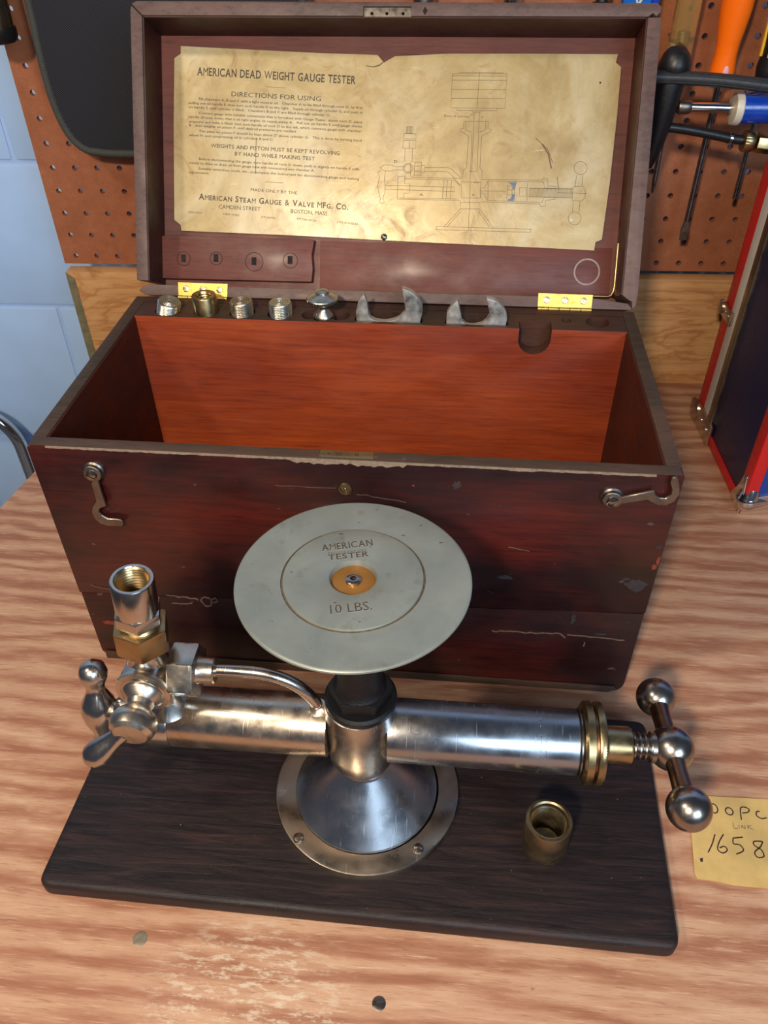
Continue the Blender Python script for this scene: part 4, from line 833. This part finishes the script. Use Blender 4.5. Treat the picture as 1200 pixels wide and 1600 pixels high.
pg = MB(); pg.lathe([(0.0128, 0.0150), (0.0132, 0.0178), (0.0122, 0.0200), (0.0086, 0.0232), (0.0076, 0.0262), (0.0088, 0.0285), (0.0125, 0.0315), (0.0143, 0.0355), (0.0145, 0.0390), (0.0132, 0.0430), (0.0104, 0.0452), (1e-4, 0.0456)], along((SX, 0, SZ), pd), 48)
plo = pg.build('stopcock_plug', M['nickel_warm'], T)
kc = Vector((SX, 0, SZ))+pd*0.0375
lv = MB(); tip = Vector((-0.1640, -0.0490, 0.1085)); dv = tip-kc
lv.tube([kc+dv*t for t in (0.2, 0.34, 0.48, 0.62, 0.76, 0.88, 0.96, 1.0)], [0.0060, 0.0056, 0.0062, 0.0076, 0.0086, 0.0084, 0.0064, 0.0030], 24)
lv.build('stopcock_lever', M['nickel'], T)
cut(plo, [MB().box((-0.02, -0.00035, 0.0444), (0.02, 0.00035, 0.060), along((SX, 0, SZ), pd, 0.7))])
MB().prism([(0.0062*math.cos(PI/3*k), 0.0062*math.sin(PI/3*k)) for k in range(6)], 0.016, 0.0225, along((SX, 0, SZ), (0, 1, 0))).build('tail_nut', M['nickel_warm'], T, 0.0006)
# gauge socket with unions
SV = Matrix.Translation((SX+0.0002, 0, 0.158)) @ Matrix.Rotation(0.085, 4, 'Y') @ Matrix.Translation((0, 0, -0.158))
MB().lathe([(0.0098, 0.158), (0.0093, 0.1600), (0.0092, 0.1650)], SV, 36).build('riser', M['nickel_warm'], T)
hexp = lambda r, rot=0.0: [(r*math.cos(PI/3*k+rot), r*math.sin(PI/3*k+rot)) for k in range(6)]
MB().prism(hexp(0.0174, -1.30), 0.1640, 0.1832, SV).build('union_nut', M['brass'], T, 0.0012, 2)
MB().lathe([(0.0120, 0.1820), (0.0128, 0.1842), (0.0112, 0.1862), (0.0112, 0.1885)], SV, 36).build('union_shoulder', M['brass'], T)
MB().prism(hexp(0.0146, -1.30), 0.1868, 0.1958, SV).build('socket_hex', M['nickel'], T, 0.0008, 2)
MB().lathe([(0.0126, 0.1955), (0.0126, 0.2196), (0.0120, 0.2206), (0.0104, 0.2206), (0.0098, 0.2198)]+[(0.0092+0.0007*(i % 2), 0.2188-0.0011*i) for i in range(18)]+[(0.0080, 0.198), (0.0030, 0.1965), (1e-4, 0.1965)], SV, 48).build('gauge_socket', M['nickel'], T)
MB().lathe([(0.0099, 0.2200), (0.0094, 0.2195)]+[(0.0089+0.0007*(i % 2), 0.2188-0.0011*i) for i in range(18)]+[(0.0080, 0.199)], SV, 48, True, False).build('brass_thread', M['brass'], T)
# connecting tube
TZ = 0.1415
MB().prism(hexp(0.0182, 0.0), -0.1185, -0.1020, along((0, 0, TZ-0.001), (1, 0, 0), 0.0)).build('tube_nut', M['nickel_warm'], T, 0.0012, 2)
MB().lathe([(0.0092, -0.1022), (0.0084, -0.1010), (0.0082, -0.0920), (0.0074, -0.0912), (0.0050, -0.0910)], AX(0) @ Matrix.Translation((0, 0, 0)) if False else along((0, 0, TZ), (1, 0, 0)), 36).build('tube_collar', M['nickel_warm'], T)
cp = [(-0.095, 0, 0.1420), (-0.080, 0, 0.1428), (-0.0655, 0, 0.1424), (-0.0560, 0, 0.1405), (-0.0475, 0, 0.1368), (-0.0400, 0, 0.1312), (-0.0345, 0, 0.1245), (-0.0308, 0, 0.1180), (-0.0285, 0, 0.1120), (-0.0275, 0, 0.1080)]
def smooth_path(P, n=4):
    P = [Vector(p) for p in P]; out = []
    for i in range(len(P)-1):
        p0, p1, p2, p3 = P[max(i-1, 0)], P[i], P[i+1], P[min(i+2, len(P)-1)]
        for k in range(n):
            t = k/n; out.append(0.5*((2*p1)+(p2-p0)*t+(2*p0-5*p1+4*p2-p3)*t*t+(3*p1-p0-3*p2+p3)*t*t*t))
    return out+[P[-1]]
MB().tube(smooth_path(cp), 0.0040, 20).build('connecting_tube', M['nickel'], T)
MB().lathe([(0.0078, 0), (0.0058, 0.0012), (0.0044, 0.0030)], along((-0.0277, 0, 0.1110), (-0.12, 0, 1)), 28).build('solder_fillet', M['nickel_warm'], T)
# pump handle
pv = Vector((0, 0.26, 0.965)).normalized(); pc = Vector((-0.1795, 0, 0.0914))
pr_ = [(1e-4, -0.0425), (0.0050, -0.0412), (0.0086, -0.0360), (0.0090, -0.0320), (0.0074, -0.0265), (0.0056, -0.0225), (0.0062, -0.0180), (0.0100, -0.0085), (0.0116, 0.0), (0.0106, 0.0080), (0.0066, 0.0165), (0.0058, 0.0205), (0.0066, 0.0240), (0.0086, 0.0285), (0.0092, 0.0330), (0.0078, 0.0385), (0.0040, 0.0418), (1e-4, 0.0425)]
MB().lathe([(r*1.02, h_*0.93) for r, h_ in pr_], along(pc, pv), 40).build('pump_handle', M['nickel'], T)
MB().lathe([(0.0080, -0.0120), (0.0084, -0.0104), (0.0076, -0.002)], along((-0.1640, 0, 0.0914), (1, 0, 0)), 30).build('handle_boss', M['nickel_dark'], T)

# ------------------------------------------------------------------ weight plate resting on the piston
WP = thing('weight_plate', 'round grey metal weight plate stamped 10 LBS on top of the tester', 'weight', (TX-0.0010, TY+0.0002, 0.2262), TR)
ZP = 0.2309-0.2262
pl_ = MB(); pl_.lathe([(0.0128, 0.0), (0.0600, 0.0), (0.0640, 0.0010), (0.0653, 0.0026), (0.0653, 0.0038), (0.0646, ZP-0.0002), (0.0636, ZP), (0.0400, ZP-0.0003)], I4, 128, True, False)
pl_.build('plate_rim', M['plate'], WP)
MB().lathe([(0.0401, ZP-0.0004), (0.0398, ZP-0.0010), (0.0391, ZP-0.0010), (0.0388, ZP-0.0001)], I4, 128, True, False).build('ring_groove', M['groove'], WP)
MB().lathe([(0.0389, ZP-0.0003), (0.0386, ZP+0.0004), (0.0380, ZP+0.0006), (0.0142, ZP+0.0006), (0.0132, ZP+0.0001), (0.0127, ZP-0.0012), (0.0122, ZP-0.0030), (0.0122, 0.0002)], I4, 128, True, False).build('inner_disc', M['plate'], WP)
MB().lathe([(0.0124, 0.0004), (0.0124, ZP-0.0030), (0.0118, ZP-0.0026), (0.0040, ZP-0.0026), (1e-4, ZP-0.0026)], I4, 64).build('brass_centre', plain('orange_brass', lin(176, 122, 56), 0.38, 0.55, 0.12, 60, 0.1), WP)
sc_ = MB(); sc_.lathe([(0.0044, ZP-0.0028), (0.0044, ZP-0.0012), (0.0036, ZP-0.0006), (0.0018, ZP-0.0006), (0.0016, ZP-0.0022), (1e-4, ZP-0.0022)], I4, 32)
sc_.build('centre_screw', M['nickel_dark'], WP)
MB().lathe([(0.0015, ZP-0.00215), (1e-4, ZP-0.00210)], I4, 20).build('screw_recess', M['dark_hole'], WP)
def stamp(s, a, b, cap, bold=0.02):
    a, b = Vector(a), Vector(b); d = b-a; R_ = Matrix.Rotation(math.atan2(d.y, d.x), 4, 'Z')
    nrm = Vector((-d.y, d.x)).normalized()
    f = (lambda *a: roman_obj(*a[:7], 0.018)) if s in ('AMERICAN', 'TESTER') else text_obj
    f('stamped_lettering', s, M['stamp_highlight'], WP, Matrix.Translation((a.x-nrm.x*0.0003+0.0001, a.y-nrm.y*0.0003, ZP+0.00066)) @ R_, d.length, cap, bold)  # pale offset copy paints a highlight along the letters' lower edges
    f('stamped_lettering', s, M['stamp'], WP, Matrix.Translation((a.x, a.y, ZP+0.00072)) @ R_, d.length, cap, bold)
stamp('AMERICAN', (-0.0200, 0.0190), (0.0085, 0.0258), 0.0052, 0.03)
stamp('REG.U.S.PAT.OFF.', (-0.0160, 0.0162), (0.0060, 0.0208), 0.0019, 0.0)
stamp('TESTER', (-0.0152, 0.0118), (0.0070, 0.0168), 0.0042, 0.03)
stamp('10 LBS.', (-0.0085, -0.0285), (0.0130, -0.0238), 0.0062, 0.0)

# ------------------------------------------------------------------ loose coupling on the board
cpl = thing('threaded_coupling', 'dark brass threaded coupling standing on the black board', 'fitting', (0.3657, -0.1522, BT))
MB().lathe([(0.0062, 0.0), (0.0074, 0.0008), (0.0074, 0.0075), (0.0105, 0.0095), (0.0140, 0.0130), (0.0148, 0.0170), (0.0150, 0.0440), (0.0146, 0.0452), (0.0128, 0.0455), (0.0118, 0.0446), (0.0116, 0.0425)]
           +[(0.0108+0.0007*(i % 2), 0.0415-0.0013*i) for i in range(16)]+[(0.0096, 0.018), (0.0035, 0.0165), (0.0030, 0.012), (1e-4, 0.012)], I4, 56).build('coupling_body', M['brass_dark'], cpl)

# ------------------------------------------------------------------ card tag on the bench
tgo = thing('card_tag', 'yellowed card tag with handwritten numbers at the right of the bench', 'tag')
q = [(0.4763, -0.0897), (0.4755, -0.1084), (0.4708, -0.1490), (0.4718, -0.1520), (0.4850, -0.1528), (0.4960, -0.1545), (0.5177, -0.1547), (0.5600, -0.1580), (0.5650, -0.0860), (0.5350, -0.0881)]
MB().prism(list(reversed(q)), 0.0004, 0.0010, I4).build('card', M['card'], tgo)
hw = MB(); zz = 0.00115
def strokes(lst, w, m):
    for pts in lst: ribbon(m, [(p.x, p.y) for p in smooth_path([(a, b_, 0) for a, b_ in pts], 4)], w, zz-0.0001, zz, I4)
def oval(cx, cy, rx, ry, n=12, a0=0.5): return [(cx+rx*math.cos(a0+2*PI*k/n), cy+ry*math.sin(a0+2*PI*k/n)) for k in range(n+1)]
strokes([oval(0.4940, -0.0990, 0.0026, 0.0036), oval(0.5045, -0.1003, 0.0026, 0.0028),
         [(0.4838, -0.0938), (0.4845, -0.0995), (0.4880, -0.1000), (0.4885, -0.1040), (0.4840, -0.1045)],
         [(0.5116, -0.1062), (0.5130, -0.0975), (0.5160, -0.0960), (0.5190, -0.0975), (0.5175, -0.1000), (0.5135, -0.1008)],
         [(0.5262, -0.0985), (0.5240, -0.0990), (0.5232, -0.1020), (0.5262, -0.1040), (0.5300, -0.1030)],
         [(0.4829, -0.1330), (0.4870, -0.1265), (0.4905, -0.1190)],
         [(0.4965, -0.1185), (0.4925, -0.1240), (0.4900, -0.1300), (0.4930, -0.1325), (0.4965, -0.1300), (0.4950, -0.1275), (0.4915, -0.1290)],
         [(0.5095, -0.1195), (0.5025, -0.1208)], [(0.5025, -0.1208), (0.5018, -0.1250), (0.5060, -0.1255), (0.5075, -0.1295), (0.5020, -0.1325)],
         [(0.5220, -0.1215), (0.5165, -0.1220), (0.5160, -0.1250), (0.5200, -0.1280), (0.5205, -0.1325), (0.5160, -0.1335), (0.5150, -0.1300), (0.5200, -0.1255), (0.5225, -0.1215)],
         [(0.5260, -0.1275), (0.5290, -0.1278)]], 0.0008, hw)
hw.build('handwriting', M['pen'], tgo)
hw2 = MB()
strokes([[(0.5052, -0.1085), (0.5048, -0.1130), (0.5075, -0.1132)], [(0.5088, -0.1105), (0.5086, -0.1130)], [(0.5105, -0.1130), (0.5108, -0.1105), (0.5125, -0.1130), (0.5130, -0.1103)], [(0.5150, -0.1098), (0.5148, -0.1130)], [(0.5175, -0.1100), (0.5150, -0.1115), (0.5182, -0.1130)]], 0.0004, hw2)
hw2.build('pencil_writing', M['pencil'], tgo)
MB().prism([(0.4762, -0.1380), (0.4785, -0.1372), (0.4780, -0.1400), (0.4765, -0.1405)], zz-0.0001, zz, I4).build('rust_spot', M['rod_bronze'], tgo)

# ================================================================== STRIPED CASE AT RIGHT
B = thing('striped_case', 'red, white and blue trunk with chrome corners at the right edge', 'trunk', (0.5918, 0.2415, 0.0), 0.0555)
BH = 0.295; BW = 0.32; BD = 0.183
MB().box((0.0012, 0.0012, 0.003), (BW, BD-0.0012, BH), I4).build('case_shell', M['navy'], B, 0.002)
def sidebox(name, y0, y1, z0, z1, t, mat, bev=0.0006): return MB().box((-t, y0, z0), (0.0020, y1, z1)).build(name, mat, B, bev)
sidebox('red_trim', 0.1622, BD, 0.001, BH, 0.0, M['red']); sidebox('white_trim', 0.1405, 0.1622, 0.001, BH, 0.0, M['white'])
sidebox('metal_valance', 0.1275, 0.1405, 0.001, BH, 0.0018, M['bronze_strip'])
sidebox('red_trim', 0.0, 0.0175, 0.001, BH, 0.0004, M['red']); sidebox('red_trim', 0.0175, 0.1275, 0.001, 0.0125, 0.0004, M['red'])
MB().box((0.0, -0.0004, 0.001), (0.0115, 0.0020, BH)).build('red_trim', M['red'], B, 0.0004)
MB().box((0.0115, -0.0004, 0.001), (BW, 0.0020, 0.0125)).build('red_trim', M['red'], B, 0.0004)
MB().box((0.0115, -0.0003, 0.0125), (BW, 0.0020, BH)).build('blue_panel', M['royal'], B)
def lobe(pts, w, t, Mx):
    m = MB(); out = []
    n = len(pts)
    for (x, y), ww in zip(pts, w): out.append((x, y+ww))
    for (x, y), ww in reversed(list(zip(pts, w))): out.append((x, y-ww))
    m.prism(out, 0, t, Mx); return m
cc = MB()
cc.ball((0.0062, 0.0062, 0.0134), 0.0130, 30); cc.lathe([(0.0128, 0.0), (0.0118, 0.006), (0.0085, 0.016), (0.0050, 0.026), (0.0015, 0.032), (1e-4, 0.033)], along((0.0062, 0.0062, 0.0134), (0.1, 0.12, 1)), 28); cc.lathe([(0.0126, 0.0), (0.0122, 0.010), (0.0110, 0.022), (0.0075, 0.032), (1e-4, 0.036)], along((0.0062, 0.0062, 0.0134), (1, 0.15, 0.03)), 28)
SL = frame((0, 0, 0), (0, 1, 0), (0, 0, 1), (-1, 0, 0)); FL_ = frame((0, 0, 0), (1, 0, 0), (0, 0, 1), (0, -1, 0))
corner = cc.build('chrome_corner', M['chrome'], B)
MB().prism([(0.0, 0.0), (0.026, 0.0), (0.029, 0.006), (0.024, 0.014), (0.020, 0.020), (0.016, 0.030), (0.013, 0.040), (0.010, 0.044), (0.006, 0.042), (0.003, 0.030), (0.0, 0.020)], 0.0, 0.0022, SL).build('corner_lobe', M['chrome'], corner, 0.0008, 2)
MB().prism([(0.0, 0.0), (0.036, 0.0), (0.042, 0.010), (0.040, 0.020), (0.034, 0.026), (0.022, 0.026), (0.012, 0.023), (0.0, 0.020)], 0.0, 0.0022, FL_).build('corner_lobe', M['chrome'], corner, 0.0008, 2)
def clasp(y0, z0, big):
    c = MB().box((-0.0045, y0, z0), (0.0, y0+0.040*big, z0+0.018*big)).build('clasp', M['brass_dark'] if False else M['nickel_warm'], B, 0.0015, 2)
    MB().lathe([(0.0095*big, 0), (0.0095*big, 0.003), (0.006*big, 0.0042), (1e-4, 0.0045)], SL @ Matrix.Translation((y0+0.040*big, z0+0.010*big, 0.003)), 24).build('clasp_disc', M['nickel_warm'], c)
    for k in (0.15, 0.5): MB().ball((-0.0050, y0+0.040*big*k, z0+0.012*big), 0.0016*big, 12).build('rivet', M['chrome'], c)
clasp(0.118, 0.0005, 1.45); clasp(0.150, 0.135, 0.8)

# ================================================================== THINGS ON THE PEGBOARD
# black pouch
bag = thing('fabric_pouch', 'black twill fabric pouch hanging on the pegboard left of the lid', 'pouch', wp(-0.52, 0.28, 0.012))
BF = frame((0, 0, 0), WD, (0, 0, 1), -WN)
def bagpt(u, z): return (u+0.52, z-0.28)
bo = [bagpt(-0.6560, 0.640), bagpt(-0.6575, 0.4236), bagpt(-0.6590, 0.385), bagpt(-0.6590, 0.345), bagpt(-0.6555, 0.318), bagpt(-0.6480, 0.298), bagpt(-0.6380, 0.2875), bagpt(-0.6250, 0.2835), bagpt(-0.5854, 0.2815), bagpt(-0.45, 0.283), bagpt(-0.405, 0.290), bagpt(-0.39, 0.32), bagpt(-0.39, 0.640)]
bsm = [(p.x, p.y) for p in smooth_path([(a, b_, 0) for a, b_ in bo], 4)]
MB().prism(bsm, 0.0, 0.030, BF).build('pouch_body', M['twill'], bag, 0.004, 3)
bt = MB(); bt.tube([BF @ Vector((x, y, 0.0285)) for x, y in bsm], 0.0042, 10)
bt.build('binding', M['tape'], bag)
MB().box((-0.03, -0.004, 0.325), (0.03, 0.0, 0.36), Matrix.Rotation(WA, 4, 'Z')).build('hanging_loop', M['tape'], bag)

# dark lamp at far left
fl = thing('flashlight', 'dark metal flashlight hanging at the upper left of the pegboard', 'flashlight', wp(-0.6905, 0.3885, -0.030))
MB().lathe([(0.0100, 0.0), (0.0150, 0.0012), (0.0180, 0.005), (0.0182, 0.0140)], I4, 40).build('end_cap', M['rubber'], fl)
MB().lathe([(0.0165, 0.0135), (0.0170, 0.020), (0.0165, 0.070), (0.0145, 0.085), (0.0145, 0.15)], I4, 40).build('barrel', M['brass_dark'], fl)
MB().tube([(0, 0.005, 0.15), (0, 0.018, 0.158), (0, 0.05, 0.158)], 0.002, 10).build('hanging_hook', M['iron'], fl)

def screwdriver(name, label, u, zt_, zn, zend, prof, mat, off, shaft_r, blade=True, du=0.0, boot=None):
    s = thing(name, label, 'screwdriver', wp(u, zend, off), WA)
    L0 = zn-zend
    MB().lathe([(r, L0+h) for r, h in prof], Matrix.Translation((0, 0, 0)), 30).build('handle', mat, s)
    sh = MB()
    dx = du
    p0 = Vector((dx, 0, 0)); p1 = Vector((0, 0, L0+0.012))
    sh.tube([p0+(p1-p0)*t for t in (0.12, 0.5, 1.0)], shaft_r, 16); sh.build('shaft', M['shaft'], s)
    bl = MB(); pb = p0; 
    bl.add([(pb.x-shaft_r*1.2, -0.0005, 0), (pb.x+shaft_r*1.2, -0.0005, 0), (pb.x+shaft_r*1.2, 0.0005, 0), (pb.x-shaft_r*1.2, 0.0005, 0)]
           +[(pb.x+x*shaft_r*1.5, y*0.0016, L0*0.06) for x, y in ((-1, -1), (1, -1), (1, 1), (-1, 1))]
           +[(p0.x+(p1.x-p0.x)*0.13+x*shaft_r*0.7, y*shaft_r*0.7, L0*0.13) for x, y in ((-1, -1), (1, -1), (1, 1), (-1, 1))],
           [(0, 3, 2, 1), (8, 9, 10, 11)]+[(a+k, a+(k+1) % 4, a+4+(k+1) % 4, a+4+k) for a in (0, 4) for k in range(4)])
    bl.build('blade', M['iron'], s)
    return s
sd = screwdriver('screwdriver', 'fluorescent orange handled screwdriver hanging at the right of the pegboard', 0.0176, 0.46, 0.3590, 0.1946,
            [(0.0050, -0.010), (0.0060, -0.001), (0.0118, 0.0), (0.0118, 0.006), (0.0104, 0.017), (0.0108, 0.027), (0.0130, 0.042), (0.0146, 0.056), (0.0152, 0.075), (0.0150, 0.100), (0.0128, 0.112), (0.0080, 0.118), (1e-4, 0.120)], M['orange'], -0.020, 0.0029)
MB().ball((0.0005, -0.0110, 0.168), 0.0042, 16, 0.75, 0.35, 1.5).build('pink_mark', M['pink_ink'], sd)
s2 = thing('screwdriver', 'clear amber handled screwdriver beside the right edge of the lid', 'screwdriver', wp(-0.0262, 0.2464, -0.018), WA)
fl8 = []
for k in range(36):
    a = 2*PI*k/36; rr = 0.0122-0.0010*(0.5+0.5*math.cos(6*a)); fl8.append((rr*math.cos(a), rr*math.sin(a)))
MB().prism(fl8, 0.108, 0.235, I4, True).build('handle', M['amber'], s2, 0.002, 2)
MB().lathe([(0.0040, 0.100), (0.0040, 0.150), (0.0022, 0.151)], I4, 20).build('ferrule', M['brass'], s2)
MB().tube([(0.001, 0, 0.012), (0, 0, 0.102)], 0.0027, 14).build('shaft', M['shaft'], s2)
MB().lathe([(0.0006, -0.002), (0.0014, 0.0), (0.0027, 0.012)], Matrix.Translation((0.001, 0, 0)), 12).build('tip', M['iron'], s2)
s3 = thing('screwdriver', 'yellow and black handled screwdriver at the extreme right edge', 'screwdriver', wp(0.0620, 0.24, -0.020), WA)
MB().lathe([(0.0050, 0.105), (0.0105, 0.112), (0.0120, 0.125), (0.0100, 0.140), (0.0115, 0.160), (0.0130, 0.200), (0.0110, 0.220), (1e-4, 0.226)], I4, 30).build('handle', M['rubber'], s3)
for k in range(6):
    a = 2*PI*(k+0.5)/6
    MB().box((-0.0022, -0.0012, 0.135), (0.0022, 0.0015, 0.170), Matrix.Rotation(a, 4, 'Z') @ Matrix.Translation((0, 0.0112, 0))).build('yellow_rib', M['yellow'], s3, 0.0008)
MB().tube([(0, 0, 0.0), (0, 0, 0.107)], 0.0024, 14).build('shaft', M['shaft'], s3)

# grease gun with hose, hung crosswise in front of the screwdrivers
G = thing('grease_gun', 'blue grease gun with black lever and hose hung across the pegboard', 'grease gun', wp(0.0, 0.338, -0.060), WA)
def gp(u, z, off=-0.060): return Vector((u, off+0.060, z-0.338))
MB().lathe([(1e-4, 0.0), (0.0072, 0.0018), (0.0120, 0.0070), (0.0148, 0.0145), (0.0150, 0.0190), (0.0138, 0.0225), (0.0120, 0.0235)], along(gp(-0.0388, 0.3915), (0.0, 0, -1)), 36).build('rubber_cap', M['rubber'], G)
MB().lathe([(0.0125, 0.0), (0.0135, 0.006), (0.0130, 0.030), (0.0115, 0.050), (0.0085, 0.072), (0.0050, 0.084), (1e-4, 0.086)], along(gp(-0.0395, 0.3680), (-0.085, 0, -1)), 30).build('pump_head', M['rubber'], G)
lvp = smooth_path([gp(-0.070, 0.3672, -0.068), gp(-0.040, 0.3668, -0.070), gp(0.0, 0.3655, -0.074), gp(0.045, 0.3615, -0.078), gp(0.11, 0.3545, -0.080)], 5)
lm_ = MB(); lm_.tube(lvp, 0.0060, 16); lvo = lm_.build('lever', M['rubber_grey'], G)
rg = MB()
for dz in (-0.0030, -0.0010, 0.0012, 0.0032): rg.tube([p+Vector((0, -0.0050, dz)) for p in lvp], 0.00065, 6)
rg.build('lever_ribs', M['rubber_grey'], G)
MB().tube([gp(-0.026, 0.3397), gp(0.030, 0.3385)], 0.0044, 20).build('plunger_rod', M['chrome'], G)
MB().lathe([(0.0062, 0), (0.0066, 0.001), (0.0066, 0.010), (0.0055, 0.012)], along(gp(-0.028, 0.3397), (1, 0, 0)), 24).build('rod_collar', M['iron'], G)
MB().lathe([(0.0060, 0), (0.0142, 0.001), (0.0150, 0.003), (0.0150, 0.0072), (0.0140, 0.0082)], along(gp(0.0225, 0.3385), (1, 0, 0)), 40).build('end_ring', M['white_plastic'], G)
MB().lathe([(0.0136, 0), (0.0136, 0.16), (0.012, 0.162)], along(gp(0.0300, 0.3385), (1, 0, 0)), 40).build('barrel', M['blue'], G)
MB().tube(smooth_path([gp(-0.045, 0.3225), gp(-0.020, 0.3200), gp(0.005, 0.3160), gp(0.0300, 0.3112)]), 0.0046, 16).build('hose', M['rubber'], G)
MB().lathe([(0.0052, 0), (0.0056, 0.0005), (0.0056, 0.0030), (0.0052, 0.0034)], along(gp(0.0265, 0.3118), (1, 0, -0.16)), 24).build('ferrule', M['chrome'], G)
MB().lathe([(0.0044, 0), (0.0044, 0.010)], along(gp(0.0300, 0.3112), (1, 0, -0.12)), 20).build('hose_end', M['rubber'], G)
MB().lathe([(0.0060, 0), (0.0094, 0.001), (0.0100, 0.003), (0.0100, 0.0090), (0.0090, 0.0110), (0.0066, 0.012)], along(gp(0.0400, 0.3096), (1, 0, -0.12)), 60, True, True, (1, 4, 0.0003)).build('brass_coupler', M['brass'], G)
MB().prism(hexp(0.0092, 0.3), 0.0, 0.020, along(gp(0.0535, 0.3080), (1, 0, -0.12))).build('brass_hex', M['brass'], G, 0.0006)
for nm, u in (('peg_hook', -0.030), ('peg_hook', 0.09)):
    k = MB().tube([wp(u, 0.395 if u > 0 else 0.3875, 0.020), wp(u, 0.395 if u > 0 else 0.3875, -0.055), wp(u, 0.350 if u > 0 else 0.3875, -0.0560)], 0.0016, 10).build(nm, M['iron'])
    tag(k, 'steel peg hook holding the grease gun '+('barrel' if u > 0 else 'behind its rubber cap'), 'hook')

# things whose lower ends show above the lid
bl = thing('blue_tool_handle', 'bright blue handle with white script above the lid', 'tool', wp(-0.0720, 0.4150, -0.020), WA)
MB().box((-0.0165, -0.006, 0.0), (0.0100, 0.006, 0.09)).build('handle', M['blue_light'], bl, 0.002)
MB().box((0.0102, -0.006, 0.0), (0.0165, 0.006, 0.09)).build('dark_side', M['blue'], bl, 0.001)
wm = MB(); ribbon(wm, [(-0.0060, 0.012), (-0.0030, 0.004), (0.0, 0.003)], 0.0018, 0.0060, 0.0063, frame((0, 0, 0), (1, 0, 0), (0, 0, 1), (0, -1, 0)))
ribbon(wm, [(-0.0010, 0.016), (0.0, 0.008), (-0.0015, 0.0045)], 0.0022, 0.0060, 0.0063, frame((0, 0, 0), (1, 0, 0), (0, 0, 1), (0, -1, 0)))
wm.build('white_script', M['white_plastic'], bl)
for nm, u, r, z, lab in (('socket', -0.2740, 0.0098, 0.4180, 'grey steel socket above the middle of the lid, left one'), ('socket', -0.1905, 0.0085, 0.4165, 'polished steel socket above the lid, right of the other socket')):
    s = thing(nm, lab, 'socket', wp(u, z, -0.010), 0, 'steel sockets above the lid')
    MB().lathe([(r*0.8, 0), (r, 0.001), (r, 0.030), (r*0.8, 0.034)], I4, 30).build('socket_body', M['iron' if r > 0.009 else 'chrome'], s)
    MB().tube([(0, 0, 0.030), (0, 0.006, 0.036), (0, 0.030, 0.036)], 0.0015, 8).build('peg', M['iron'], s)
sp_ = thing('round_knob', 'black round knob hanging just above the lid beside the blue handle', 'knob', wp(-0.1065, 0.4155, -0.015))
MB().lathe([(0.0070, 0), (0.0095, 0.0008), (0.0092, 0.003), (0.0055, 0.0045), (0.0050, 0.009), (0.0070, 0.012), (0.0070, 0.05)], I4, 30).build('knob_body', M['rubber'], sp_)
MB().tube([(0, 0, 0.045), (0, 0.012, 0.050), (0, 0.034, 0.050)], 0.0015, 8).build('peg', M['iron'], sp_)
